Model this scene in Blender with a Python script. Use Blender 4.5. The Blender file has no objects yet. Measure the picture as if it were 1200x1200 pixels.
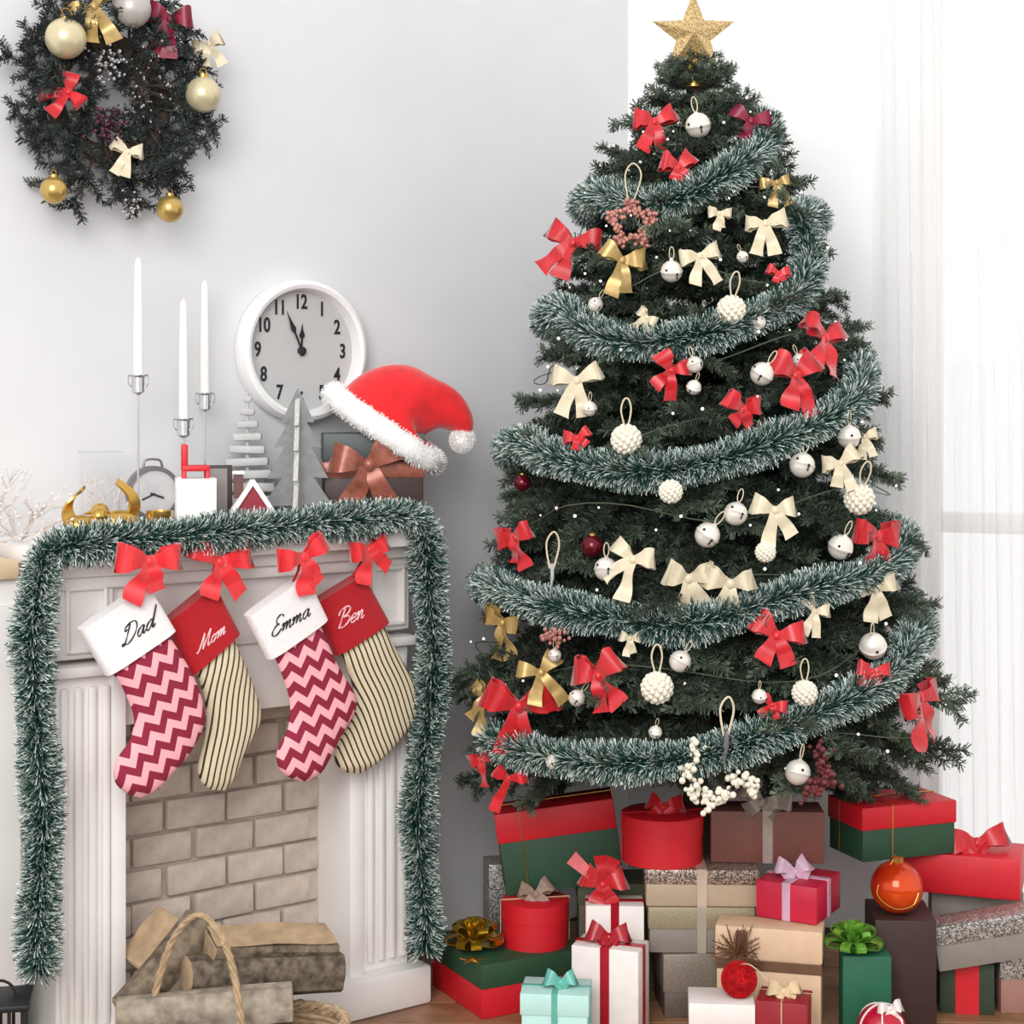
import bpy, bmesh, math, random
import numpy as np
from mathutils import Vector, Matrix, Euler
random.seed(7); np.random.seed(7)
R = math.radians
scene = bpy.context.scene
# ------------------------------------------------------------------ camera, sky, light
EYE = 1.30; F = 2000.0; HZ = 480.0
cam_d = bpy.data.cameras.new('camera'); cam = bpy.data.objects.new('camera', cam_d)
scene.collection.objects.link(cam)
cam.location = (0, 0, EYE); cam.rotation_euler = (R(90), 0, 0)
cam_d.sensor_width = 36; cam_d.lens = 36 * F / 1200; cam_d.shift_y = -(600 - HZ) / 1200
cam_d.clip_end = 60
scene.camera = cam
w = bpy.data.worlds.new('overcast'); scene.world = w; w.use_nodes = True
w.node_tree.nodes['Background'].inputs[0].default_value = (1.0, 0.99, 0.985, 1)
w.node_tree.nodes['Background'].inputs[1].default_value = 1.05
ld = bpy.data.lights.new('added_key_light', 'AREA'); ld.energy = 165; ld.size = 2.4; ld.color = (1, .985, .96)  # soft key added for directional light, high behind the camera; no window stands there
lo = bpy.data.objects.new('added_key_light', ld); scene.collection.objects.link(lo)
lo.location = (-.7, -.9, 2.7)
lo.rotation_euler = (Vector((0.1, 3.7, .8)) - Vector(lo.location)).to_track_quat('-Z', 'Y').to_euler()
vs = scene.view_settings
vs.view_transform = 'Standard'; vs.look = 'None'; vs.gamma = 1; vs.use_curve_mapping = False; vs.exposure = 0.02
C = scene.collection

# ------------------------------------------------------------------ helpers
def lin(c):
    return tuple((x / 12.92 if x <= .04045 else ((x + .055) / 1.055) ** 2.4) for x in (c[0] / 255, c[1] / 255, c[2] / 255))
def P(px, py, Y):
    return Vector(((px - 600) / F * Y, Y, EYE - (py - HZ) / F * Y))
def zat(py, Y): return EYE - (py - HZ) / F * Y
def xat(px, Y): return (px - 600) / F * Y
MATS = {}
def mat(name, col, rough=.6, metal=0., var=.12, nscale=30., bump=0., col2=None, spec=.5, sheen=0., trans=0., rnd=0., detail=3, emit=None):
    if name in MATS: return MATS[name]
    m = bpy.data.materials.new(name); m.use_nodes = True; MATS[name] = m
    nt = m.node_tree; b = nt.nodes['Principled BSDF']
    tc = nt.nodes.new('ShaderNodeTexCoord'); n = nt.nodes.new('ShaderNodeTexNoise')
    n.inputs['Scale'].default_value = nscale; n.inputs['Detail'].default_value = detail
    nt.links.new(tc.outputs['Object'], n.inputs['Vector'])
    ramp = nt.nodes.new('ShaderNodeValToRGB'); nt.links.new(n.outputs['Fac'], ramp.inputs[0])
    a = lin(col); c2 = lin(col2) if col2 else None
    ramp.color_ramp.elements[0].position = .3; ramp.color_ramp.elements[1].position = .7
    ramp.color_ramp.elements[0].color = tuple(x * (1 - var) for x in a) + (1,)
    ramp.color_ramp.elements[1].color = (c2 if c2 else tuple(min(1, x * (1 + var)) for x in a)) + (1,)
    out = ramp.outputs[0]
    if rnd:
        oi = nt.nodes.new('ShaderNodeObjectInfo'); hs = nt.nodes.new('ShaderNodeHueSaturation')
        mr = nt.nodes.new('ShaderNodeMapRange'); mr.inputs[3].default_value = 1 - rnd; mr.inputs[4].default_value = 1 + rnd
        nt.links.new(oi.outputs['Random'], mr.inputs[0]); nt.links.new(mr.outputs[0], hs.inputs['Value'])
        nt.links.new(out, hs.inputs['Color']); out = hs.outputs[0]
    nt.links.new(out, b.inputs['Base Color'])
    b.inputs['Roughness'].default_value = rough; b.inputs['Metallic'].default_value = metal
    b.inputs['Specular IOR Level'].default_value = spec
    if sheen: b.inputs['Sheen Weight'].default_value = sheen
    if trans: b.inputs['Transmission Weight'].default_value = trans
    if emit:
        b.inputs['Emission Color'].default_value = lin(emit[0]) + (1,); b.inputs['Emission Strength'].default_value = emit[1]
    if bump:
        bp = nt.nodes.new('ShaderNodeBump'); bp.inputs['Strength'].default_value = bump; bp.inputs['Distance'].default_value = .004
        nt.links.new(n.outputs['Fac'], bp.inputs['Height']); nt.links.new(bp.outputs[0], b.inputs['Normal'])
    return m
def glitter(name, c1, c2, metal=.5, scale=420.):
    if name in MATS: return MATS[name]
    m = bpy.data.materials.new(name); m.use_nodes = True; MATS[name] = m
    nt = m.node_tree; b = nt.nodes['Principled BSDF']
    tc = nt.nodes.new('ShaderNodeTexCoord'); v = nt.nodes.new('ShaderNodeTexVoronoi'); v.inputs['Scale'].default_value = scale
    nt.links.new(tc.outputs['Object'], v.inputs['Vector'])
    rp = nt.nodes.new('ShaderNodeValToRGB'); nt.links.new(v.outputs['Color'], rp.inputs[0])
    rp.color_ramp.elements[0].color = lin(c1) + (1,); rp.color_ramp.elements[1].color = lin(c2) + (1,)
    rp.color_ramp.elements[0].position = .35; rp.color_ramp.elements[1].position = .75
    nt.links.new(rp.outputs[0], b.inputs['Base Color']); b.inputs['Metallic'].default_value = metal; b.inputs['Roughness'].default_value = .35
    bp = nt.nodes.new('ShaderNodeBump'); bp.inputs['Strength'].default_value = .5; bp.inputs['Distance'].default_value = .002
    nt.links.new(v.outputs['Color'], bp.inputs['Height']); nt.links.new(bp.outputs[0], b.inputs['Normal'])
    return m

class MB:
    def __init__(s): s.v = []; s.f = []
    def add(s, vs_, fs):
        o = len(s.v); s.v += [tuple(v) for v in vs_]; s.f += [tuple(i + o for i in f) for f in fs]; return s
    def box(s, c, size, rot=None):
        x, y, z = (k / 2 for k in size); M = rot if rot else Matrix.Identity(3); c = Vector(c)
        vs_ = [c + M @ Vector((a * x, b * y, d * z)) for d in (-1, 1) for b in (-1, 1) for a in (-1, 1)]
        return s.add(vs_, [(0, 2, 3, 1), (4, 5, 7, 6), (0, 1, 5, 4), (2, 6, 7, 3), (0, 4, 6, 2), (1, 3, 7, 5)])
    def bbox(s, c, size, b=.003, seg=2, rot=None):
        bm = bmesh.new(); bmesh.ops.create_cube(bm, size=1)
        for v in bm.verts: v.co = Vector((v.co.x * size[0], v.co.y * size[1], v.co.z * size[2]))
        bmesh.ops.bevel(bm, geom=list(bm.edges), offset=min(b, min(size) * .45), segments=seg, affect='EDGES', profile=.5)
        M = rot if rot else Matrix.Identity(3); c = Vector(c)
        bm.verts.index_update()
        s.add([c + M @ v.co for v in bm.verts], [[v.index for v in f.verts] for f in bm.faces]); bm.free(); return s
    def tube(s, path, r, n=8, closed=False, caps=True):
        pts = [Vector(p) for p in path]; m = len(pts); rs = r if isinstance(r, (list, tuple)) else [r] * m
        up = None; vs_ = []
        for i, p in enumerate(pts):
            if closed: t = pts[(i + 1) % m] - pts[i - 1]
            else: t = pts[min(i + 1, m - 1)] - pts[max(i - 1, 0)]
            if t.length < 1e-9: t = Vector((0, 0, 1))
            t.normalize()
            if up is None:
                up = t.orthogonal().normalized()
            up = (up - t * up.dot(t))
            if up.length < 1e-6: up = t.orthogonal()
            up.normalize(); sd = t.cross(up)
            for k in range(n):
                a = 2 * math.pi * k / n; vs_.append(p + (up * math.cos(a) + sd * math.sin(a)) * rs[i])
        fs = []
        for i in range(m if closed else m - 1):
            j = (i + 1) % m
            for k in range(n):
                fs.append((i * n + k, i * n + (k + 1) % n, j * n + (k + 1) % n, j * n + k))
        if caps and not closed:
            fs.append(tuple(range(n))[::-1]); fs.append(tuple((m - 1) * n + k for k in range(n)))
        return s.add(vs_, fs)
    def lathe(s, prof, n=24, c=(0, 0, 0), axis='Z', M=None, caps=True):
        c = Vector(c); vs_ = []
        for r, z in prof:
            for k in range(n):
                a = 2 * math.pi * k / n; q = Vector((r * math.cos(a), r * math.sin(a), z))
                if axis == 'Y': q = Vector((q.x, -q.z, q.y))
                if M: q = M @ q
                vs_.append(c + q)
        fs = []
        for i in range(len(prof) - 1):
            for k in range(n):
                fs.append((i * n + k, i * n + (k + 1) % n, (i + 1) * n + (k + 1) % n, (i + 1) * n + k))
        if caps and prof[0][0] > 1e-6: fs.append(tuple(range(n))[::-1])
        if caps and prof[-1][0] > 1e-6: fs.append(tuple((len(prof) - 1) * n + k for k in range(n)))
        return s.add(vs_, fs)
    def ball(s, c, r, nu=16, nv=10, sc=(1, 1, 1), M=None):
        c = Vector(c); vs_ = [];
        for i in range(nv + 1):
            th = math.pi * i / nv
            for k in range(nu):
                a = 2 * math.pi * k / nu
                q = Vector((math.sin(th) * math.cos(a) * sc[0], math.sin(th) * math.sin(a) * sc[1], math.cos(th) * sc[2])) * r
                if M: q = M @ q
                vs_.append(c + q)
        fs = [(i * nu + k, (i + 1) * nu + k, (i + 1) * nu + (k + 1) % nu, i * nu + (k + 1) % nu) for i in range(nv) for k in range(nu)]
        return s.add(vs_, fs)
    def strip(s, path, wdirs, th):
        """ribbon of thickness th; wdirs = half-width vectors at each path point"""
        pts = [Vector(p) for p in path]; m = len(pts); vs_ = []
        for i, p in enumerate(pts):
            t = (pts[min(i + 1, m - 1)] - pts[max(i - 1, 0)]).normalized(); wv = Vector(wdirs[i])
            nn = t.cross(wv)
            nn = nn.normalized() * th / 2 if nn.length > 1e-9 else Vector((0, th / 2, 0))
            vs_ += [p - wv - nn, p + wv - nn, p + wv + nn, p - wv + nn]
        fs = []
        for i in range(m - 1):
            for k in range(4):
                fs.append((i * 4 + k, i * 4 + (k + 1) % 4, (i + 1) * 4 + (k + 1) % 4, (i + 1) * 4 + k))
        fs += [(3, 2, 1, 0), tuple((m - 1) * 4 + k for k in range(4))]
        return s.add(vs_, fs)
    def prism(s, pts2, y0, y1):
        """extrude outline in XZ from y0 to y1"""
        n = len(pts2)
        vs_ = [(x, y0, z) for x, z in pts2] + [(x, y1, z) for x, z in pts2]
        fs = [tuple(range(n)), tuple(range(2 * n - 1, n - 1, -1))] + [(i, i + n, (i + 1) % n + n, (i + 1) % n) for i in range(n)]
        return s.add(vs_, fs)
    def mesh(s, name, m, smooth=True):
        me = bpy.data.meshes.new(name); me.from_pydata(s.v, [], s.f)
        bm = bmesh.new(); bm.from_mesh(me); bmesh.ops.recalc_face_normals(bm, faces=bm.faces); bm.to_mesh(me); bm.free()
        if smooth:
            me.shade_smooth()
            try: me.set_sharp_from_angle(angle=R(40))
            except Exception: pass
        me.materials.append(m); return me
    def build(s, name, m, parent=None, smooth=True):
        o = bpy.data.objects.new(name, s.mesh(name, m, smooth)); C.objects.link(o)
        if parent: o.parent = parent
        return o
def link(name, me, parent=None, loc=(0, 0, 0), rot=(0, 0, 0), sc=(1, 1, 1)):
    o = bpy.data.objects.new(name, me); C.objects.link(o); o.location = loc; o.rotation_euler = rot; o.scale = sc
    if parent: o.parent = parent
    return o
def tag(o, label, cat, group=None, kind=None):
    o['label'] = label; o['category'] = cat
    if group: o['group'] = group
    if kind: o['kind'] = kind
    return o
def thing(name, label, cat, loc=(0, 0, 0), rot=0, group=None):
    o = bpy.data.objects.new(name, None); C.objects.link(o); o.empty_display_size = .05
    o.location = loc; o.rotation_euler = rot if isinstance(rot, (tuple, Euler)) else (0, 0, rot)
    return tag(o, label, cat, group)
def struct(o): o['kind'] = 'structure'; return o
def smooth_path(pts, k=6, closed=False):
    pts = [Vector(p) for p in pts]; n = len(pts); out = []
    rng = range(n if closed else n - 1)
    for i in rng:
        if closed: a, b, c, d = pts[i - 1], pts[i], pts[(i + 1) % n], pts[(i + 2) % n]
        else: a, b, c, d = pts[max(i - 1, 0)], pts[i], pts[i + 1], pts[min(i + 2, n - 1)]
        for j in range(k):
            t = j / k
            out.append(.5 * ((2 * b) + (c - a) * t + (2 * a - 5 * b + 4 * c - d) * t * t + (3 * b - a - 3 * c + d) * t ** 3))
    if not closed: out.append(pts[-1])
    return out

# ------------------------------------------------------------------ palette
WHITE = mat('white_paint', (238, 235, 232), .45, var=.03, nscale=8)
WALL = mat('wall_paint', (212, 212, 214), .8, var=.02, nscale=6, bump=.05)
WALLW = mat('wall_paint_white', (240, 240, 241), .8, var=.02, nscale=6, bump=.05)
RED = mat('red_card', (206, 24, 38), .5, var=.06)
REDRIB = mat('red_satin', (196, 18, 30), .35, var=.15, nscale=60, sheen=.4)
DRED = mat('dark_red_satin', (130, 16, 50), .4, var=.2, nscale=60)
CREAM = mat('cream_satin', (214, 201, 172), .35, var=.08, nscale=60, sheen=.3)
GOLDRIB = mat('gold_satin', (176, 148, 92), .35, metal=.3, var=.15, nscale=60)
GREEN = mat('green_card', (38, 74, 50), .6, var=.06)
GOLD = mat('gold_metal', (205, 165, 85), .25, metal=.9, var=.1)
SILVER = mat('silver_metal', (205, 205, 208), .2, metal=.9, var=.05)
BELL = mat('bell_cream', (228, 222, 212), .3, metal=.25, var=.05)
DARK = mat('dark_slot', (25, 22, 20), .7)
PEARL = mat('pearl', (232, 226, 208), .25, var=.06)
ROSE = mat('rose_beads', (186, 130, 118), .25, metal=.3, var=.25, nscale=90)
BEADRED = mat('wine_beads', (110, 50, 55), .3, metal=.2, var=.3, nscale=120)
BARK = mat('bark', (62, 48, 38), .9, var=.3, nscale=40, bump=.5)
NEEDLE = mat('fir_needles', (34, 48, 40), .55, var=.4, nscale=11, rnd=.4, col2=(88, 102, 84))
NEEDLEW = mat('wreath_needles', (32, 38, 38), .6, var=.3, nscale=14, rnd=.3, col2=(54, 64, 62))
KRAFT = mat('taupe_card', (150, 136, 118), .6, var=.06)
GREY = mat('grey_card', (138, 130, 122), .6, var=.06)
BROWN = mat('brown_card', (120, 72, 62), .55, var=.08)
DBROWN = mat('dark_brown_card', (58, 36, 32), .6, var=.1)
TAN = mat('tan_card', (222, 190, 158), .6, var=.05)
GLIT = glitter('taupe_glitter', (90, 74, 66), (214, 196, 180))
GLITG = glitter('grey_glitter', (96, 92, 88), (214, 210, 204))
GLITGOLD = glitter('gold_glitter', (170, 134, 80), (244, 218, 164), scale=500)
TAPE = mat('beige_ribbon', (196, 176, 156), .4, var=.08)
TWINE = mat('twine', (214, 188, 150), .8, var=.15)
BLACK = mat('black_metal', (22, 22, 24), .5)

# frosted tinsel: dark green strands whose tips are white
def tinsel_mat(name, root, tip):
    m = bpy.data.materials.new(name); m.use_nodes = True; nt = m.node_tree; b = nt.nodes['Principled BSDF']
    at = nt.nodes.new('ShaderNodeAttribute'); at.attribute_name = 'frost'
    rp = nt.nodes.new('ShaderNodeValToRGB'); nt.links.new(at.outputs['Fac'], rp.inputs[0])
    rp.color_ramp.elements[0].color = lin(root) + (1,); rp.color_ramp.elements[1].color = lin(tip) + (1,)
    rp.color_ramp.elements[0].position = .28; rp.color_ramp.elements[1].position = .78
    nt.links.new(rp.outputs[0], b.inputs['Base Color']); b.inputs['Roughness'].default_value = .4
    return m
TINSEL = tinsel_mat('frosted_tinsel', (24, 70, 60), (232, 243, 238))
FUR = mat('white_fur', (244, 242, 240), .9, var=.04, nscale=80)

def needles_mesh(name, roots, dirs, lens, wid, m, frost=None):
    N = len(roots); rnd = np.random.normal(size=(N, 3)); wv = np.cross(dirs, rnd); wv /= np.linalg.norm(wv, axis=1)[:, None] + 1e-9
    tips = roots + dirs * lens[:, None]
    v = np.empty((N, 4, 3)); hw = wid / 2
    v[:, 0] = roots - wv * hw * .8; v[:, 1] = roots + wv * hw * .8; v[:, 2] = tips + wv * hw; v[:, 3] = tips - wv * hw
    me = bpy.data.meshes.new(name); me.vertices.add(N * 4); me.vertices.foreach_set('co', v.reshape(-1))
    me.loops.add(N * 4); me.loops.foreach_set('vertex_index', np.arange(N * 4, dtype=np.int32))
    me.polygons.add(N); me.polygons.foreach_set('loop_start', np.arange(0, N * 4, 4, dtype=np.int32))
    me.polygons.foreach_set('loop_total', np.full(N, 4, dtype=np.int32))
    if frost is not None:
        a = me.attributes.new('frost', 'FLOAT', 'POINT'); fr = np.zeros((N, 4)); fr[:, 2] = frost; fr[:, 3] = frost
        a.data.foreach_set('value', fr.reshape(-1))
    me.update(); me.validate(); me.materials.append(m); return me
def garland_meshes(path, dens, rad, m=TINSEL):
    pts = np.array([tuple(p) for p in path]); seg = np.linalg.norm(np.diff(pts, axis=0), axis=1); cum = np.concatenate([[0], np.cumsum(seg)])
    N = int(cum[-1] * dens); t = np.random.rand(N) * cum[-1]; i = np.clip(np.searchsorted(cum, t) - 1, 0, len(seg) - 1)
    fr = ((t - cum[i]) / (seg[i] + 1e-9))[:, None]; base = pts[i] * (1 - fr) + pts[i + 1] * fr
    tan = (pts[i + 1] - pts[i]) / (seg[i][:, None] + 1e-9)
    d = np.random.normal(size=(N, 3)); d -= tan * np.sum(d * tan, axis=1)[:, None]; d /= np.linalg.norm(d, axis=1)[:, None] + 1e-9
    d += tan * np.random.normal(size=(N, 1)) * .5; d /= np.linalg.norm(d, axis=1)[:, None]
    L = rad * (0.75 + .3 * np.random.rand(N)) * (1 + .1 * np.sin(t * 23))
    frost = np.where(np.random.rand(N) < .5, .5 + .5 * np.random.rand(N), .25 * np.random.rand(N))
    return needles_mesh('tinsel', base, d, L, .0015, m, frost)

# ------------------------------------------------------------------ frames of the room
YAW = math.atan2(.6, .8)
OX, OY = -.901, 3.232
def FW(s, v, z): return Vector((OX + .8 * s - .6 * v, OY + .6 * s + .8 * v, z))
def FP(px, py, v):
    p = (px - 600) / F; ox, oy = OX - .6 * v, OY + .8 * v
    s = (p * oy - ox) / (.8 - .6 * p); Y = oy + .6 * s
    return s, zat(py, Y)
WV = .30                              # wall plane
CORNER_S = 1.735
cx, cy = FW(CORNER_S, WV, 0).xy
BD = Vector((.93, -.37)).normalized(); BYAW = math.atan2(BD.y, BD.x)
def BW(t, n, z): return Vector((cx + BD.x * t + BD.y * n, cy + BD.y * t - BD.x * n, z))   # n > 0 toward the room
# ------------------------------------------------------------------ floor
fl = MB(); fc_ = [FW(-1.3, WV, 0).xy, (cx, cy), BW(2.3, 0, 0).xy, (3.2, -.6), (-3.2, -.6)]
fl.add([(x_, y_, -.01) for x_, y_ in fc_] + [(x_, y_, -.07) for x_, y_ in fc_], [(4, 3, 2, 1, 0), (5, 6, 7, 8, 9)] + [(k, (k + 1) % 5, (k + 1) % 5 + 5, k + 5) for k in range(5)])
def x_range(y):
    xl = cx - (cy - y) * .8 / .6 if y > 2.3 else -2.4
    xr = cx + (cy - y) * BD.x / -BD.y
    return max(xl, -2.4), min(xr, 2.2)
floor = struct(fl.build('floor', mat('subfloor', (58, 40, 30), .9)))
PLANK = mat('oak_plank', (142, 100, 72), .4, var=.18, nscale=9, col2=(168, 124, 92), rnd=.14)
PLANK.node_tree.nodes['Noise Texture'].inputs['Distortion'].default_value = 1.2
pm = [MB().bbox((0, 0, 0), (L, .118, .02), .0015, 1).mesh('plank', PLANK) for L in (.9, 1.15, .7)]
for r in range(16):
    y = 2.72 + r * .12; xl, xr = x_range(y + .06)
    if xr - xl < .1: continue
    x = xl - random.random() * .02
    first = True
    while x < xr - .03:
        k = random.randrange(3); L = (.9, 1.15, .7)[k] * (random.uniform(.3, 1) if first else 1); first = False; L = min(L, xr - x)
        link('plank', pm[k], floor, (x + L / 2, y, -.0101), sc=(L / (.9, 1.15, .7)[k], 1, 1)); x += L + .002
# ------------------------------------------------------------------ walls
wl = MB(); a = -1.3
wl.add([FW(a, WV, -.07), FW(CORNER_S, WV, -.07), FW(CORNER_S, WV, 3), FW(a, WV, 3), FW(a, WV + .1, -.07), FW(CORNER_S + .1, WV + .1, -.07), FW(CORNER_S + .1, WV + .1, 3), FW(a, WV + .1, 3)],
       [(0, 1, 2, 3), (7, 6, 5, 4), (0, 4, 5, 1), (3, 2, 6, 7), (0, 3, 7, 4), (1, 5, 6, 2)])
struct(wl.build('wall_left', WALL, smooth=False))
T0, T1, T2, ZB, ZT = .76, 1.9, 2.3, .06, 2.6
bw = MB()
for (t0, t1, z0, z1) in ((0, T0, -.07, 3), (T1, T2, -.07, 3), (T0, T1, -.07, ZB), (T0, T1, ZT, 3)):
    q = [BW(t, n, z) for z in (z0, z1) for n in (0, -.1) for t in (t0, t1)]
    bw.add(q, [(0, 1, 3, 2), (4, 6, 7, 5), (0, 4, 5, 1), (2, 3, 7, 6), (0, 2, 6, 4), (1, 5, 7, 3)])
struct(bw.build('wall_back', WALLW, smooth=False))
win = struct(bpy.data.objects.new('window_1', None)); C.objects.link(win); win.location = BW(T0, 0, 0); win.rotation_euler = (0, 0, BYAW)
W_ = T1 - T0
fr = MB()
for c, s_ in (((W_ / 2, .05, ZB + .02), (W_, .06, .05)), ((W_ / 2, .05, ZT - .02), (W_, .06, .05)), ((.02, .05, (ZB + ZT) / 2), (.05, .06, ZT - ZB)), ((W_ - .02, .05, (ZB + ZT) / 2), (.05, .06, ZT - ZB)),
              ((W_ / 2, .05, 1.02), (W_, .05, .05)), ((W_ / 2, .05, (ZB + ZT) / 2), (.05, .05, ZT - ZB))):
    fr.bbox(c, s_, .006)
fr.build('window_frame', WHITE, win)
MB().bbox((W_ / 2, .012, ZB - .015), (W_ - .002, .07, .03), .006).build('window_sill', WHITE, win)
GLASSP = bpy.data.materials.new('pane_glass'); GLASSP.use_nodes = True
nt = GLASSP.node_tree; nt.nodes.clear(); o_ = nt.nodes.new('ShaderNodeOutputMaterial'); mx = nt.nodes.new('ShaderNodeMixShader'); mx.inputs[0].default_value = .012
t_ = nt.nodes.new('ShaderNodeBsdfTransparent'); g_ = nt.nodes.new('ShaderNodeBsdfGlossy'); g_.inputs['Roughness'].default_value = .02
nt.links.new(t_.outputs[0], mx.inputs[1]); nt.links.new(g_.outputs[0], mx.inputs[2]); nt.links.new(mx.outputs[0], o_.inputs[0])
for x0, x1 in ((.04, W_ / 2 - .025), (W_ / 2 + .025, W_ - .04)):
    for z0, z1 in ((ZB + .04, .995), (1.045, ZT - .04)):
        MB().box(((x0 + x1) / 2, .05, (z0 + z1) / 2), (x1 - x0, .005, z1 - z0)).build('pane', GLASSP, win, False)
# sheer curtain
SHEER = bpy.data.materials.new('sheer_voile'); SHEER.use_nodes = True; nt = SHEER.node_tree; nt.nodes.clear()
o_ = nt.nodes.new('ShaderNodeOutputMaterial'); m1 = nt.nodes.new('ShaderNodeMixShader'); m2 = nt.nodes.new('ShaderNodeMixShader')
tr = nt.nodes.new('ShaderNodeBsdfTransparent'); tl = nt.nodes.new('ShaderNodeBsdfTranslucent'); df = nt.nodes.new('ShaderNodeBsdfDiffuse')
tl.inputs[0].default_value = (.97, .97, .97, 1); df.inputs[0].default_value = (.95, .95, .95, 1)
wv_ = nt.nodes.new('ShaderNodeTexNoise'); wv_.inputs['Scale'].default_value = 300
mr = nt.nodes.new('ShaderNodeMapRange'); mr.inputs[3].default_value = .40; mr.inputs[4].default_value = .55
nt.links.new(wv_.outputs['Fac'], mr.inputs[0]); nt.links.new(mr.outputs[0], m2.inputs[0]); m1.inputs[0].default_value = .35
nt.links.new(tl.outputs[0], m1.inputs[1]); nt.links.new(df.outputs[0], m1.inputs[2]); nt.links.new(tr.outputs[0], m2.inputs[1]); nt.links.new(m1.outputs[0], m2.inputs[2]); nt.links.new(m2.outputs[0], o_.inputs[0])
def curtain(label, t0, t1, ph):
    t = thing('sheer_curtain', label, 'curtain', BW(t0, .07, 0), BYAW, 'sheer window curtains')
    nx, nz = 90, 8; cb = MB(); L = t1 - t0; vs_ = []
    for j in range(nz + 1):
        z = .03 + (2.68 - .03) * j / nz
        for i in range(nx + 1):
            x = L * i / nx; amp = .009 * (1.25 - .5 * j / nz)
            vs_.append((x + .006 * math.sin(3 * z + i), amp * math.sin(i * .62 + ph + .3 * math.sin(z * 1.5)) + .006 * math.sin(i * 1.7 + z), z))
    cb.add(vs_, [(j * (nx + 1) + i, j * (nx + 1) + i + 1, (j + 1) * (nx + 1) + i + 1, (j + 1) * (nx + 1) + i) for j in range(nz) for i in range(nx)])
    o = cb.build('voile', SHEER, t)
    MB().tube([(0, 0, 2.695), (L, 0, 2.695)], .018, 10).build('header_tape', WHITE, t)
curtain('sheer white curtain panel hanging nearest the tree', .66, 1.12, 0)
curtain('sheer white curtain panel at the far right edge of the frame', 1.13, 1.95, 1.3)
rod = MB().tube([BW(.58, .07, 2.73), BW(2.1, .07, 2.73)], .012, 10)
tag(rod.build('curtain_rod', WHITE), 'white curtain rod above the window', 'curtain rod')
# ------------------------------------------------------------------ fireplace
FWID = .88; MT = 1.04
fp = thing('fireplace', 'white fireplace surround with fluted pilasters and a whitewashed brick firebox', 'fireplace', FW(0, 0, 0), YAW)
MB().bbox((FWID / 2, .12, MT - .0175), (FWID + .03, .36, .035), .006).build('mantel_shelf', WHITE, fp)
cr = MB().bbox((FWID / 2, .14, MT - .049), (FWID, .32, .028), .008).bbox((FWID / 2, .145, MT - .075), (FWID - .03, .30, .026), .008)
cr.build('crown_moulding', WHITE, fp)
FR = MB().bbox((FWID / 2, .16, .895), (FWID - .06, .27, .16), .003).bbox((FWID / 2, .165, .75), (.52, .26, .15), .003)
FR.build('frieze', WHITE, fp)
for sx in (.04, .73):
    pl = MB().bbox((sx + .06, .155, .435), (.115, .29, .70), .003).build('pilaster', WHITE, fp)
    for k in range(4):
        MB().bbox((sx + .018 + k * .028, .006, .435), (.017, .014, .66), .006).build('flute', WHITE, pl)
    MB().bbox((sx + .06, .145, .795), (.14, .31, .022), .006).build('capital_ledge', WHITE, pl)
    bl = MB().bbox((sx + .06, .02, .895), (.115, .03, .15), .003).build('corner_block', WHITE, fp)
    q = MB()
    for c, s_ in (((sx + .06, 0, .955), (.085, .012, .008)), ((sx + .06, 0, .835), (.085, .012, .008)), ((sx + .022, 0, .895), (.008, .012, .128)), ((sx + .098, 0, .895), (.008, .012, .128))): q.bbox(c, s_, .003)
    q.build('panel_moulding', WHITE, bl)
inn = MB().bbox((.168, .10, .44), (.03, .20, .72), .004); inn.build('inner_jamb', WHITE, fp)
MB().bbox((.712, .10, .44), (.036, .20, .72), .004).build('inner_jamb', WHITE, fp)
MB().bbox((FWID / 2, .125, .0425), (FWID + .01, .31, .085), .008).build('hearth_plinth', WHITE, fp)
fb = MB().box((.44, .17, .40), (.56, .05, .70)).build('firebox_wall', mat('mortar', (172, 158, 147), .9, bump=.3), fp)
BRICK = mat('whitewashed_brick', (182, 167, 155), .85, var=.1, nscale=25, bump=.5, col2=(200, 186, 174), rnd=.05)
bms = [MB().bbox((0, 0, 0), (.135 + .003 * i, .03, .0625 + .001 * i), .006, 2).mesh('brick', BRICK) for i in (-1, 0, 1)]
for r in range(10):
    for c in range(-1, 5):
        s_ = .185 + c * .14 + (.07 if r % 2 else 0) + random.uniform(-.006, .006)
        if s_ - .07 < .165 or s_ + .07 > .725:
            s_ = min(max(s_, .165 + .02), .725 - .02)
            wdt = .5
            if not (.15 < s_ < .74) or (c == -1) or (c == 4 and r % 2): continue
        link('brick', random.choice(bms), fb, (s_, .1465 + random.uniform(-.002, .002), .118 + r * .068), (random.uniform(-.02, .02), random.uniform(-.012, .012), random.uniform(-.02, .02)))
# ------------------------------------------------------------------ side cabinet with a wooden top
cab = thing('side_cabinet', 'white cabinet with a pale wooden top left of the fireplace', 'cabinet', FW(-.62, .02, 0), YAW)
MB().bbox((.305, .135, .49), (.608, .26, .98), .004).build('body', WHITE, cab)
MB().bbox((.29, .13, .998), (.60, .285, .036), .004).build('top_board', mat('pale_oak', (214, 188, 150), .5, var=.15, nscale=12, col2=(228, 206, 172)), cab)
for k in range(2):
    dr = MB().bbox((.155 + .298 * k, -.002, .5), (.285, .018, .86), .004).build('door', WHITE, cab)
    MB().ball((.26 + .065 * k, -.02, .55), .012, 12, 8).build('knob', SILVER, dr)
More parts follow.
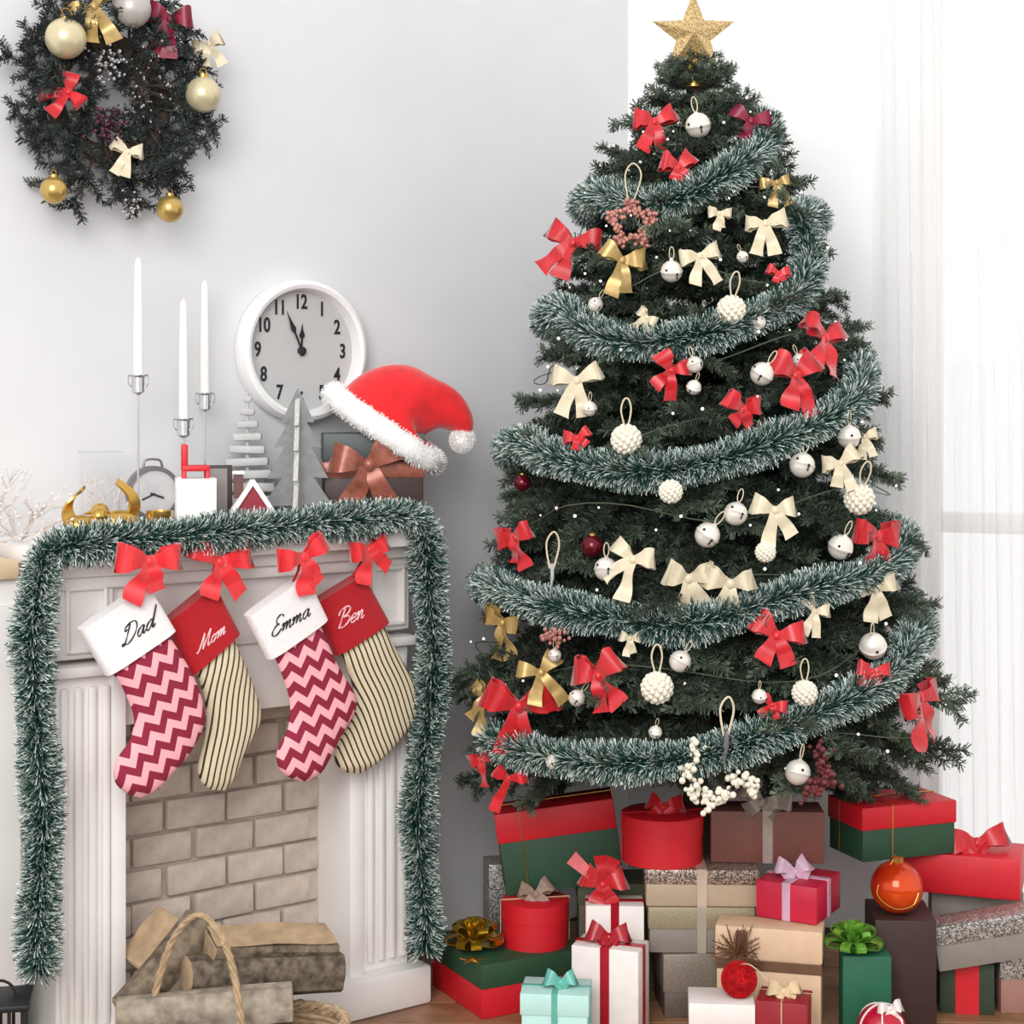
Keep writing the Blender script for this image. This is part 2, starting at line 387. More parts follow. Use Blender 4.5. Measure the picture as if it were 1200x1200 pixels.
# small black lantern in the lower left corner
lt = thing('lantern', 'black slatted metal lantern on the floor at the lower left edge', 'lantern', (xat(-2, 3.05), 3.05, 0), .2)
MB().bbox((0, 0, .245), (.115, .115, .012), .003).build('top_plate', BLACK, lt)
MB().bbox((0, 0, .01), (.105, .105, .02), .003).build('base', BLACK, lt)
for sx in (-1, 1):
    for k in range(5):
        MB().box((sx * .045, -.045 + k * .0225, .13), (.006, .006, .22)).build('bar', BLACK, lt, False)
for k in range(1, 4):
    for sy in (-1, 1): MB().box((-.045 + k * .0225, sy * .045, .13), (.006, .006, .22)).build('bar', BLACK, lt, False)
MB().tube([(.03 * math.cos(a_), 0, .25 + .03 * math.sin(a_)) for a_ in [math.pi * i / 10 for i in range(11)]], .003, 6).build('handle', BLACK, lt)

# ------------------------------------------------------------------ bows
def bow_parts(root, S, m, rng, tails=2, droop=1.0, loops=2, knotm=None):
    """front faces -Y, knot at the root's origin, S = half width"""
    for sx in ((-1, 1) if loops == 2 else (-1,)):
        tilt = R(rng.uniform(0, 40)); k = rng.uniform(.8, 1.1); Wd = rng.uniform(.46, .62)
        pl = [(0, 0), (.28, -.16), (.65, -.26), (.95, -.18), (1.03, 0), (.92, .12), (.6, .14), (.28, .08), (0, .03)]
        ws = [.12, .24, .42, .5, .5, .48, .4, .24, .12]
        path = smooth_path([(sx * x * k, y, 0) for x, y in pl], 3); n = len(path)
        wi = np.interp(np.linspace(0, 8, n), range(9), ws)
        M = Matrix.Rotation(-sx * tilt, 3, 'Y'); b = MB()
        b.strip([(M @ p) * S for p in path], [(M @ Vector((sx * .12 * math.sin(i * .9), .35 * math.sin(i * 1.1 + tilt * 5), 1))) * (wi[i] * Wd * 1.6 * S) for i in range(n)], .035 * S)
        b.build('loop', m, root)
    for i in range(tails):
        sx = (-1, 1)[i % 2]; sp = rng.uniform(.2, .75); ln = rng.uniform(.95, 1.45) * droop
        p = smooth_path([(0, -.02, 0), (sx * sp * .35, -.16, -.4 * ln), (sx * sp * .75, -.08, -.8 * ln), (sx * sp, -.14, -1.2 * ln)], 4); n = len(p)
        b = MB(); dirx = Vector((1.2 * ln, 0, sx * sp)).normalized()
        b.strip([q * S for q in p], [(dirx + Vector((0, .5 * math.sin(j * .55 + i * 2), 0))) * S * (.17 + .19 * j / n) for j in range(n)], .03 * S)
        b.build('tail', m, root)
    MB().ball((0, -.06 * S, 0), .17 * S, 10, 8, (1, .8, 1.15)).build('knot', knotm or m, root)
# ------------------------------------------------------------------ stockings
def patt_mat(name, kind, ang, c1, c2):
    m = bpy.data.materials.new(name); m.use_nodes = True; nt = m.node_tree; b = nt.nodes['Principled BSDF']; L = nt.links
    def math_(op, a, bb=None):
        n = nt.nodes.new('ShaderNodeMath'); n.operation = op
        for i, x in enumerate((a, bb)):
            if x is None: continue
            if isinstance(x, (int, float)): n.inputs[i].default_value = x
            else: L.new(x, n.inputs[i])
        return n.outputs[0]
    tc = nt.nodes.new('ShaderNodeTexCoord'); sp = nt.nodes.new('ShaderNodeSeparateXYZ'); L.new(tc.outputs['Object'], sp.inputs[0])
    ca, sa = math.cos(ang), math.sin(ang)
    u = math_('ADD', math_('MULTIPLY', sp.outputs[0], ca), math_('MULTIPLY', sp.outputs[2], sa))
    v = math_('ADD', math_('MULTIPLY', sp.outputs[0], -sa), math_('MULTIPLY', sp.outputs[2], ca))
    if kind == 'chevron':
        tri = math_('ABSOLUTE', math_('SUBTRACT', math_('FRACT', math_('ADD', math_('MULTIPLY', u, 1 / .040), 50.0)), .5))
        t = math_('FRACT', math_('ADD', math_('MULTIPLY', math_('ADD', v, math_('MULTIPLY', tri, .044)), 1 / .042), 50.0))
        f = math_('GREATER_THAN', t, .5)
    else:
        wob = math_('MULTIPLY', math_('SINE', math_('MULTIPLY', v, 40.0)), .0022)
        t = math_('FRACT', math_('ADD', math_('MULTIPLY', math_('ADD', u, wob), 1 / .0125), 50.0))
        f = math_('GREATER_THAN', t, .70)
    mx = nt.nodes.new('ShaderNodeMix'); mx.data_type = 'RGBA'; L.new(f, mx.inputs['Factor'])
    mx.inputs['A'].default_value = lin(c1) + (1,); mx.inputs['B'].default_value = lin(c2) + (1,)
    L.new(mx.outputs['Result'], b.inputs['Base Color']); b.inputs['Roughness'].default_value = .85
    wv = nt.nodes.new('ShaderNodeTexNoise'); wv.inputs['Scale'].default_value = 600; bp = nt.nodes.new('ShaderNodeBump'); bp.inputs['Strength'].default_value = .25; bp.inputs['Distance'].default_value = .001
    L.new(wv.outputs['Fac'], bp.inputs['Height']); L.new(bp.outputs[0], b.inputs['Normal'])
    return m
CUFFW = mat('white_plush', (240, 236, 236), .95, var=.03, nscale=120, bump=.2, sheen=.5)
CUFFR = mat('red_plush', (176, 14, 26), .95, var=.08, nscale=120, bump=.2, sheen=.25)
GL = {
 'D': ([[(.34, .95), (.27, .5), (.17, .07), (.02, .07), (.1, .14), (.35, 0), (.65, .2), (.78, .6), (.62, .93), (.32, 1.0), (.08, .88), (.1, .72), (.22, .76)]], .84),
 'a': ([[(.38, .38), (.25, .45), (.08, .32), (.05, .12), (.15, 0), (.28, .1), (.38, .42), (.37, .1), (.42, 0), (.52, .12)]], .5),
 'd': ([[(.38, .36), (.25, .45), (.08, .32), (.05, .12), (.15, 0), (.28, .1), (.38, .42), (.45, 1.05), (.38, .12), (.44, 0), (.54, .12)]], .5),
 'M': ([[(0, .1), (.06, 0), (.2, .25), (.38, 1.0)], [(.38, 1.0), (.40, .5), (.43, .03)], [(.43, .03), (.6, .5), (.82, 1.0)], [(.82, 1.0), (.79, .5), (.79, .1), (.86, 0), (.97, .12)]], .98),
 'o': ([[(.25, .45), (.08, .32), (.06, .12), (.18, 0), (.32, .1), (.36, .3), (.25, .45), (.34, .37), (.5, .42)]], .46),
 'm': ([[(0, .3), (.08, .45), (.1, .35), (.06, 0)], [(.06, .05), (.2, .42), (.28, .4), (.26, 0)], [(.26, .05), (.4, .42), (.48, .4), (.46, .08), (.52, 0), (.62, .12)]], .62),
 'n': ([[(0, .3), (.08, .45), (.1, .35), (.06, 0)], [(.06, .05), (.2, .42), (.29, .4), (.27, .08), (.33, 0), (.43, .12)]], .44),
 'E': ([[(.62, .82), (.56, .97), (.35, 1.0), (.2, .8), (.3, .58), (.42, .54), (.2, .5), (.03, .25), (.1, .03), (.35, 0), (.6, .22)]], .62),
 'B': ([[(.34, .95), (.24, .5), (.14, 0)], [(.02, .7), (.1, .93), (.4, 1.02), (.64, .9), (.58, .65), (.3, .53), (.6, .48), (.7, .25), (.5, .02), (.25, 0), (.15, .1)]], .74),
 'e': ([[(.05, .2), (.3, .28), (.28, .42), (.15, .42), (.05, .22), (.1, .03), (.25, .02), (.4, .14)]], .38)}
def stocking(label, v, cuff, left, right, bodym, cuffm, textm, word, tpos, ex, ey, size, bowpx, bowS, seed, roll):
    c0 = ((cuff[0][0] + cuff[2][0]) / 2, (cuff[0][1] + cuff[2][1]) / 2); s0, z0 = FP(c0[0], c0[1], v)
    t = thing('christmas_stocking', label, 'stocking', FW(s0, v, z0), YAW, 'stockings hung from the mantel')
    def q(px, py, dv=0):
        s, z = FP(px, py, v); return Vector((s - s0, dv, z - z0))
    def loft(Ls, Rs, th, n, power, name, m, endcap):
        Lp = smooth_path([(a_, b_, 0) for a_, b_ in Ls], 4); Rp = smooth_path([(a_, b_, 0) for a_, b_ in Rs], 4); mb = MB(); vs_ = []; mm = len(Lp)
        for i in range(mm):
            A, B = q(Lp[i].x, Lp[i].y), q(Rp[i].x, Rp[i].y); c = (A + B) / 2; h = (B - A) / 2
            e = min(1, (min(i, mm - 1 - i) + .6) / 3.0) if endcap else 1
            tt = th * (.35 + .65 * e) * (min(1, h.length / .05))
            for k in range(n):
                a_ = 2 * math.pi * k / n; co, si = math.cos(a_), math.sin(a_)
                co = math.copysign(abs(co) ** power, co); si = math.copysign(abs(si) ** power, si)
                vs_.append(c + h * co + Vector((0, -tt * si, 0)))
        fs = [(i * n + k, i * n + (k + 1) % n, (i + 1) * n + (k + 1) % n, (i + 1) * n + k) for i in range(mm - 1) for k in range(n)]
        fs += [tuple(range(n)), tuple((mm - 1) * n + k for k in range(n))]
        return mb.add(vs_, fs).build(name, m, t)
    loft(left, right, .017, 20, .85, 'leg_and_foot', bodym, True)
    cf = loft([cuff[0], ((cuff[0][0] + cuff[3][0]) / 2, (cuff[0][1] + cuff[3][1]) / 2), cuff[3]], [cuff[1], ((cuff[1][0] + cuff[2][0]) / 2, (cuff[1][1] + cuff[2][1]) / 2), cuff[2]], .021, 24, .55, 'cuff', cuffm, False)
    x = 0; tb = MB()
    for ch in word:
        st, adv = GL[ch]
        for s_ in st:
            pp = smooth_path([(a_, b_, 0) for a_, b_ in s_], 5)
            tb.tube([q(tpos[0] + (ex[0] * (x + p.x) + ey[0] * p.y) * size, tpos[1] + (ex[1] * (x + p.x) + ey[1] * p.y) * size, -.0215) for p in pp],
                    [.0009 + .0008 * abs(math.sin(i * .35 + 1)) for i in range(len(pp))], 5)
        x += adv
    lo_ = tb.build('embroidered_name', textm, cf); lo_['label'] = 'cursive embroidered name ' + word
    bx, bz = FP(bowpx[0], bowpx[1], v - .01)
    b = bpy.data.objects.new('bow', None); C.objects.link(b); b.parent = t; b.location = (bx - s0, -.028, bz - z0); b.rotation_euler = (0, R(roll), 0)
    bow_parts(b, bowS, mat('red_organza', (226, 36, 44), .4, var=.15, nscale=60, sheen=.5), random.Random(seed), 2, .78)
    hp = q((cuff[1][0] * .8 + cuff[0][0] * .2), (cuff[1][1] * .8 + cuff[0][1] * .2))
    MB().tube(smooth_path([hp, (Vector((bx - s0, -.012, bz - z0)) + hp) / 2 + Vector((.006, 0, 0)), Vector((bx - s0, -.012, bz - z0))], 4), .003, 6).build('hanging_loop', REDRIB, t)
CHEV1 = patt_mat('chevron_knit', 'chevron', R(30), (246, 176, 184), (142, 30, 58))
CHEV2 = patt_mat('chevron_knit_level', 'chevron', R(14), (246, 176, 184), (142, 30, 58))
STR1 = patt_mat('ticking_stripe', 'stripe', R(-10), (222, 208, 176), (66, 50, 42))
STR2 = patt_mat('ticking_stripe_slant', 'stripe', R(24), (222, 208, 176), (58, 42, 38))
INK = mat('charcoal_thread', (40, 38, 44), .8); INKW = mat('white_thread', (240, 200, 205), .8)
stocking('chevron stocking with a white cuff embroidered Dad', -.105, [(92, 738), (172, 684), (204, 738), (124, 792)],
         [(128, 785), (140, 800), (152, 825), (157, 845), (152, 868), (140, 885), (133, 903), (137, 920), (150, 931)],
         [(196, 742), (213, 768), (228, 795), (239, 828), (238, 852), (224, 880), (203, 905), (184, 925), (166, 935)],
         CHEV1, CUFFW, INK, 'Dad', (137, 758), (.83, -.56), (.12, -1), 25, (170, 657), .062, 1, 4)
stocking('cream striped stocking with a red cuff embroidered Mom', -.055, [(194, 728), (249, 683), (279, 741), (221, 792)],
         [(228, 782), (238, 812), (242, 840), (240, 865), (235, 885), (232, 902), (236, 917), (246, 925)],
         [(272, 745), (290, 785), (304, 825), (305, 845), (293, 870), (283, 890), (276, 910), (264, 926)],
         STR1, CUFFR, INKW, 'Mom', (225, 765), (.8, -.6), (.15, -1), 20, (252, 658), .062, 2, -8)
stocking('chevron stocking with a white cuff embroidered Emma', -.105, [(288, 722), (357, 672), (382, 725), (314, 773)],
         [(320, 766), (332, 795), (340, 825), (337, 855), (328, 872), (324, 888), (330, 905), (345, 914)],
         [(374, 729), (395, 778), (413, 808), (417, 830), (402, 858), (388, 885), (376, 905), (360, 916)],
         CHEV2, CUFFW, INK, 'Emma', (312, 746), (.87, -.5), (.12, -1), 22, (350, 653), .058, 3, -12)
stocking('cream striped stocking with a red cuff embroidered Ben', -.055, [(364, 708), (423, 671), (454, 728), (392, 768)],
         [(397, 760), (409, 790), (416, 820), (410, 848), (398, 866), (392, 884), (396, 898), (408, 906)],
         [(448, 730), (466, 765), (486, 800), (493, 825), (484, 846), (466, 870), (446, 890), (424, 906)],
         STR2, CUFFR, INKW, 'Ben', (388, 737), (.9, -.42), (.15, -1), 23, (427, 643), .052, 4, -15)
# ------------------------------------------------------------------ mantel garland
gp = [(46, 1138), (44, 1080), (50, 1010), (50, 940), (44, 870), (40, 800), (38, 740), (46, 690), (52, 655), (75, 641), (130, 635), (200, 629), (280, 622), (350, 615), (420, 609), (478, 604), (497, 625), (503, 690), (508, 750), (505, 820), (497, 880), (490, 950), (494, 1030), (498, 1075), (499, 1112)]
gpts = []
for i, (px, py) in enumerate(gp):
    v = -.085 if 9 <= i <= 15 else -.075
    s, z = FP(px, py, v); gpts.append(FW(s, v, z))
g0 = gpts[0].copy(); path = smooth_path([p - g0 for p in gpts], 8)
g = thing('tinsel_garland', 'frosted green tinsel garland draped over the mantel and down both sides', 'garland', g0)
MB().tube(path, .006, 6).build('core_wire', mat('wire_green', (20, 50, 42), .6), g)
o = link('tinsel', garland_meshes(path, 20000, .044), g); o['kind'] = 'stuff'
exec_done = True
# ------------------------------------------------------------------ fir branches
def branch_mesh(name, L, m, seed, nl=.0165, dens=.0030, spread=1.0, flat=.5):
    rng = np.random.RandomState(seed); roots = []; dirs = []; lens = []; b = MB()
    def stem(p0, d, ln, r0, bend):
        n = max(3, int(ln / .02)); pts = [Vector(p0)]; d = Vector(d).normalized()
        for i in range(n):
            d = (d + Vector((0, 0, bend / n)) + Vector(rng.normal(size=3) * .03)).normalized(); pts.append(pts[-1] + d * ln / n)
        b.tube(pts, [r0 * (1 - .8 * i / n) for i in range(n + 1)], 4)
        return pts
    def needle(pts, start=0.):
        tot = 0
        for i in range(len(pts) - 1):
            a_, c_ = pts[i], pts[i + 1]; t = (c_ - a_); l = t.length; t.normalize(); k = max(1, int(l / dens))
            if i / len(pts) < start: continue
            u = t.orthogonal().normalized(); w_ = t.cross(u)
            for j in range(k):
                for q in range(5):
                    an = rng.rand() * 6.283
                    dd = t * rng.uniform(.45, .9) + (u * math.cos(an) + w_ * math.sin(an))
                    roots.append(tuple(a_ + t * l * (j + rng.rand()) / k)); dirs.append(tuple(dd.normalized())); lens.append(nl * rng.uniform(.75, 1.15))
    main = stem((0, 0, 0), (1, 0, .12), L, .004 + .006 * L, -.25); needle(main, .25)
    n = len(main)
    step = .046; k = int(L * .86 / step)
    for i in range(1, k + 1):
        f = .18 + .80 * i / k; idx = min(n - 1, int(f * (n - 1))); p = main[idx]
        for sd in (-1, 1):
            ln = spread * min(.15, .055 + (1 - f) * L * .38) * rng.uniform(.75, 1.15)
            an = R(rng.uniform(38, 58))
            d = Vector((math.cos(an), sd * math.sin(an), rng.uniform(-.35, .3) * flat))
            tw = stem(p, d, ln, .0022, -.1); needle(tw)
            if ln > .11:
                for s2 in (-1, 1):
                    q = tw[len(tw) // 2]; an2 = an + s2 * R(40)
                    needle(stem(q, (math.cos(an2), sd * math.sin(an2), rng.uniform(-.2, .2)), ln * .42, .0016, -.05))
    me = needles_mesh(name, np.array(roots), np.array(dirs), np.array(lens), .0023, m)
    # join the stems in
    nb = b.mesh('stems', BARK); bm = bmesh.new(); bm.from_mesh(me); nf = len(bm.faces); bm.from_mesh(nb); bm.faces.ensure_lookup_table()
    for f in bm.faces[nf:]: f.material_index = 1
    bm.to_mesh(me); bm.free(); me.materials.append(BARK); bpy.data.meshes.remove(nb)
    return me
BL = [.12, .2, .28, .36, .44, .52]
BR = {L: [branch_mesh('branch', L, NEEDLE, int(L * 100) + k) for k in range(2)] for L in BL}
TX, TY = xat(815, 3.85), 3.85
_z = [.30, .45, .55, .80, .94, 1.07, 1.20, 1.36, 1.50, 1.76, 1.93, 2.02, 2.09]
_r = [.50, .535, .54, .505, .47, .45, .42, .38, .33, .25, .155, .09, .03]
def TR(z): return float(np.interp(z, _z, _r))
tree = thing('christmas_tree', 'tall dark green fir christmas tree with dense branches beside the window', 'christmas tree', (TX, TY, 0))
MB().tube([(0, 0, 0), (0, 0, .7), (0, 0, 1.4), (0, 0, 2.07)], [.032, .028, .018, .006], 10).build('trunk', BARK, tree)
tiers = 25
for i in range(tiers):
    f = i / (tiers - 1); z0 = .60 + (2.02 - .60) * f ** .95
    nb = int(18 - 9 * f)
    for k in range(nb):
        az = 2 * math.pi * (k + random.uniform(-.25, .25)) / nb + i * 2.4
        inner = random.random() < .22
        up = R(-16 + 38 * f + random.uniform(-7, 7))          # >0 = rising
        # length so that tip meets the profile
        L = .3
        for _ in range(6):
            zt = z0 + L * math.sin(up) - .12 * L; L = TR(zt) / max(.4, math.cos(up))
        L *= random.uniform(.9, 1.05) * (.72 if inner else 1)
        back = math.sin(az) > .35                              # pressed toward the walls
        if back: L *= .93
        Lm = min(BL, key=lambda q: abs(q - L)); s_ = L / Lm
        if math.sin(az) < -.25 and zt < .60: up += R(15)   # front boughs lie on the parcels
        link('branch', random.choice(BR[Lm]), tree, (0, 0, z0), Euler((random.uniform(-.5, .5), -up, az), 'XYZ'), (s_, s_, s_))
for k in range(9):
    link('branch', BR[.12][k % 2], tree, (0, 0, 2.015), Euler((0, -R(35 + 6 * (k % 4)), k * .7), 'XYZ'), (.75,) * 3)
# drooping lower sprays seen at the outer right and left
for (px, py, az, up) in ((1092, 720, .1, 22), (1100, 800, -.05, 5), (1082, 890, -.15, -22), (1050, 905, -.3, -28), (1020, 925, -.2, -34), (560, 905, 3.4, -20), (590, 925, 3.6, -28), (1040, 470, .1, 20), (1010, 385, .1, 25), (640, 420, 3.2, 15), (580, 690, 3.2, 5)):
    z = zat(py, TY); r = (px - 815) / F * TY; L = .26
    p0 = Vector((abs(r) * math.cos(az) - L * math.cos(az) * math.cos(R(up)), abs(r) * math.sin(az) - L * math.sin(az) * math.cos(R(up)), z - L * math.sin(R(up)) + .02))
    link('branch', BR[.28][0], tree, p0, Euler((random.uniform(-.4, .4), -R(up), az), 'XYZ'), (L / .28,) * 3)
def on_tree(px, py, out=0.0):
    Y = TY - .3
    for _ in range(25):
        X = xat(px, Y); z = zat(py, Y); r = TR(z) + out; dx = X - TX
        Yn = TY - math.sqrt(max(r * r - dx * dx, (.12 * r) ** 2)); Y = .5 * (Y + Yn)
    return Vector((xat(px, Y), Y, zat(py, Y)))
def face(p): return math.atan2(p.x - TX, max(.05, TY - p.y)) * .45
# spiral tinsel garland
sw = [[(575, 866), (620, 882), (700, 893), (800, 890), (870, 872), (930, 848), (990, 822), (1045, 790), (1068, 752)],
      [(590, 692), (640, 710), (720, 725), (800, 733), (870, 716), (930, 697), (990, 682), (1030, 668)],
      [(610, 518), (660, 540), (740, 552), (820, 545), (900, 520), (960, 495), (1003, 465), (1010, 432)],
      [(662, 362), (690, 390), (750, 402), (830, 390), (900, 365), (938, 338), (948, 295), (938, 255)],
      [(702, 228), (745, 240), (800, 230), (850, 205), (890, 176), (906, 150)]]
cyl = []
for row in sw:
    rr = []
    for px, py in row:
        p = on_tree(px, py, .002); rr.append((math.atan2(p.x - TX, TY - p.y), p.z))
    cyl.append(rr)
pts = []; base = 0
def cylp(a_, z): r = TR(z) + .002; return Vector((TX + r * math.sin(a_), TY - r * math.cos(a_), z))
for i, rr in enumerate(cyl):
    pts += [cylp(a_, z) for a_, z in rr]
    if i + 1 < len(cyl):
        a0, z0 = rr[-1]; a1, z1 = cyl[i + 1][0]; a1 += 2 * math.pi
        for k in range(1, 7): pts.append(cylp(a0 + (a1 - a0) * k / 7, z0 + (z1 - z0) * k / 7))
    else:
        a0, z0 = rr[-1]
        for k in range(1, 4): pts.append(cylp(a0 + .6 * k, z0 + .03 * k))
g0 = pts[0].copy(); path = smooth_path([p - g0 for p in pts], 6)
g = thing('tinsel_garland', 'frosted green tinsel garland wound in five rows around the christmas tree', 'garland', g0)
MB().tube(path, .006, 6).build('core_wire', MATS['wire_green'], g)
o = link('tinsel', garland_meshes(path, 18000, .046), g); o['kind'] = 'stuff'
# star
st = thing('tree_star', 'faceted gold glitter star on top of the tree', 'star', (xat(812, TY), TY - .01, 2.045))
Rs = .098; ri = .041; cz = zat(42, TY) - 2.045; ps = []
for k in range(10):
    a_ = math.pi / 2 + k * math.pi / 5; r = Rs if k % 2 == 0 else ri
    ps.append((r * math.cos(a_), 0, cz + r * math.sin(a_)))
sb = MB(); sb.add(ps + [(0, -.028, cz), (0, .028, cz)], [(k, (k + 1) % 10, 10) for k in range(10)] + [((k + 1) % 10, k, 11) for k in range(10)])
sb.build('star_body', GLITGOLD, st, False)
MB().lathe([(.02, -.02), (.018, .03), (.006, .07)], 12).build('socket', GOLD, st)
# string lights
sl = thing('string_lights', 'thin wire string of tiny white lights wound around the tree', 'string lights', (TX, TY, 0))
wp = []; bl = MB(); rngl = random.Random(5)
for i in range(520):
    f = i / 519; z = .62 + 1.36 * f; a_ = f * 2 * math.pi * 8.5; r = TR(z) * (.955 + .035 * math.sin(i * .9))
    wp.append(Vector((r * math.sin(a_), -r * math.cos(a_), z + .025 * math.sin(i * .47))))
    if i % 2 == 0:
        q = wp[-1] + Vector((rngl.uniform(-.03, .03), rngl.uniform(-.03, .0), rngl.uniform(-.05, .05))); bl.ball(q, rngl.uniform(.002, .0036), 6, 4)
MB().tube(wp, .0014, 4).build('wire', mat('light_wire', (84, 92, 74), .5), sl)
o = bl.build('bulb', mat('tiny_bulb', (255, 250, 240), .3, emit=((255, 248, 235), 1.2)), sl); o['kind'] = 'stuff'
# ------------------------------------------------------------------ ornaments on the tree
def bow(name, label, px, py, S, m, group, seed, roll=0, tails=2, droop=1., loc=None, rz=None, out=.02, loops=2):
    p = loc or on_tree(px, py, out)
    rz_ = random.Random(seed + 7)
    t = thing(name, label, 'bow', p, (R(rz_.uniform(-22, 10)), R(roll + rz_.uniform(-10, 10)), (face(p) if rz is None else rz) + rz_.uniform(-.5, .5)), group)
    S *= 1.22 if m in (REDRIB, DRED) else 1.04
    bow_parts(t, S, m, random.Random(seed), tails, droop, loops); return t
RG_, CG = 'red ribbon bows on the tree', 'cream ribbon bows on the tree'
reds = [(767, 143, .040, 'red bow under the star at the upper left of the tree', 0, 2, 1.0), (795, 196, .036, 'red bow just above the topmost garland row', -10, 2, .6),
        (672, 285, .052, 'red bow sticking out at the left edge under the topmost garland', 28, 2, .9), (786, 434, .036, 'red bow just under the second garland row from the top', 20, 2, .8),
        (870, 480, .036, 'red bow touching the top of the third garland row', 0, 2, .5), (932, 440, .050, 'large red bow left of the paired right edge bows', -6, 2, .9),
        (966, 397, .046, 'red bow highest at the right edge under the second garland row', 10, 2, .9), (677, 513, .024, 'tiny red bow near the left end of the third garland row', 0, 2, .5),
        (605, 630, .042, 'red bow at the left edge between third and fourth garland rows', -5, 2, .8), (1026, 628, .048, 'red bow with broad tails at the right edge above the fourth garland row', 0, 2, 1.2),
        (910, 745, .046, 'red bow just below the fourth garland row right of centre', 10, 2, .8), (702, 792, .050, 'bright red bow below the fourth garland row left of centre', -18, 2, .9),
        (608, 828, .060, 'largest red bow above the left end of the lowest garland', 12, 2, 1.1), (1076, 818, .050, 'red bow hanging at the far right edge beside the lowest garland', -5, 2, 1.0),
        (1022, 787, .030, 'small red bow half hidden above the lowest garland at right', 5, 2, .6), (905, 826, .022, 'tiny red bow beside a small bell above the lowest garland', 10, 2, .6),
        (912, 320, .020, 'tiny red bow by the right turn of the second garland', 0, 2, .6), (565, 890, .030, 'red bow at the lowest left tip of the tree', -25, 1, 1.0),
        (596, 912, .030, 'red bow with one long tail under the lowest garland at left', 10, 1, 1.3)]
for i, (px, py, S, lb, ro, tl_, dr) in enumerate(reds): bow('red_bow', lb, px, py, S, REDRIB, RG_, 100 + i, ro, tl_, dr)
bow('wine_bow', 'dark wine red bow at the right end of the topmost garland', 880, 142, .036, DRED, 'wine bows on the tree', 150, 10, 1, .6)
creams = [(842, 250, .026, 'cream bow tucked beneath the topmost garland row', 0, CREAM), (897, 262, .042, 'cream bow with long tails right of centre under the topmost garland', -8, CREAM),
          (729, 305, .046, 'pale gold bow below the rose bead star', 14, GOLDRIB), (820, 300, .038, 'cream bow right of a bell above the second garland', -15, CREAM),
          (758, 372, .026, 'small cream bow lying on the second garland row', 25, CREAM), (676, 446, .048, 'cream bow at the left under the second garland row', -14, CREAM),
          (985, 543, .038, 'cream bow right of a bell under the third garland', 0, CREAM), (908, 598, .044, 'cream bow with long thin tails in the middle right of the tree', 0, CREAM),
          (742, 656, .046, 'cream bow beside a bell above the fourth garland at left', 18, CREAM), (806, 678, .052, 'cream bow on the fourth garland, left one of the large pair', -6, CREAM),
          (856, 684, .052, 'cream bow on the fourth garland, right one of the large pair', 8, CREAM), (634, 788, .044, 'gold bow with hanging tails left of the bright red bow', -6, GOLDRIB),
          (590, 730, .046, 'gold bow at the left edge under the fourth garland', 5, GOLDRIB), (1026, 690, .044, 'pale beige bow under the red bow at the right edge', 0, CREAM),
          (568, 818, .040, 'gold bow at the lower left edge beside the largest red bow', 30, GOLDRIB), (910, 214, .032, 'gold bow behind the right end of the topmost garland', 0, GOLDRIB),
          (955, 716, .030, 'cream bow peeking out below the fourth garland at right', 20, CREAM), (1012, 512, .030, 'cream bow at the right edge behind a large bell', 0, CREAM),
          (738, 748, .022, 'tiny cream bow hanging beneath the fourth garland', 10, CREAM)]
for i, (px, py, S, lb, ro, m) in enumerate(creams): bow('gold_bow' if m is GOLDRIB else 'cream_bow', lb, px, py, S, m, CG, 200 + i, ro)
# jingle bells (shared meshes)
bb = MB(); prof = [(0.0001, -1), (.2, -.98), (.5, -.866), (.77, -.64), (.93, -.36), (.985, -.09), (1.02, -.06), (1.02, .06), (.985, .09), (.93, .36), (.77, .64), (.5, .866), (.2, .98), (.12, 1.06), (.0001, 1.07)]
bb.lathe(prof, 22); bell_me = bb.mesh('bell_shell', BELL)
bs_ = MB().box((.32, -.88, -.32), (.10, .2, .45)); bs_.ball((.33, -.9, -.1), .13, 8, 6); bs_.ball((-.6, -.72, .25), .12, 8, 6); slot_me = bs_.mesh('slot', DARK)
lp_me = MB().tube([(.22 * math.sin(a_), 0, 1.05 + .6 - .6 * math.cos(a_)) for a_ in [2 * math.pi * k / 14 for k in range(14)]], .045, 5, closed=True).mesh('hanging_loop', CREAM)
def bell(label, px, py, rpx, tint=None):
    p = on_tree(px, py, .02); r = rpx / F * p.y
    t = thing('jingle_bell', label, 'bell', p, (random.uniform(-.4, .4), random.uniform(-.7, .7), face(p) + random.uniform(-.8, .8)), 'jingle bells on the tree')
    o = link('bell_shell', bell_me, t, sc=(r,) * 3)
    link('slot', slot_me, t, sc=(r,) * 3); link('hanging_loop', lp_me, t, sc=(r,) * 3)
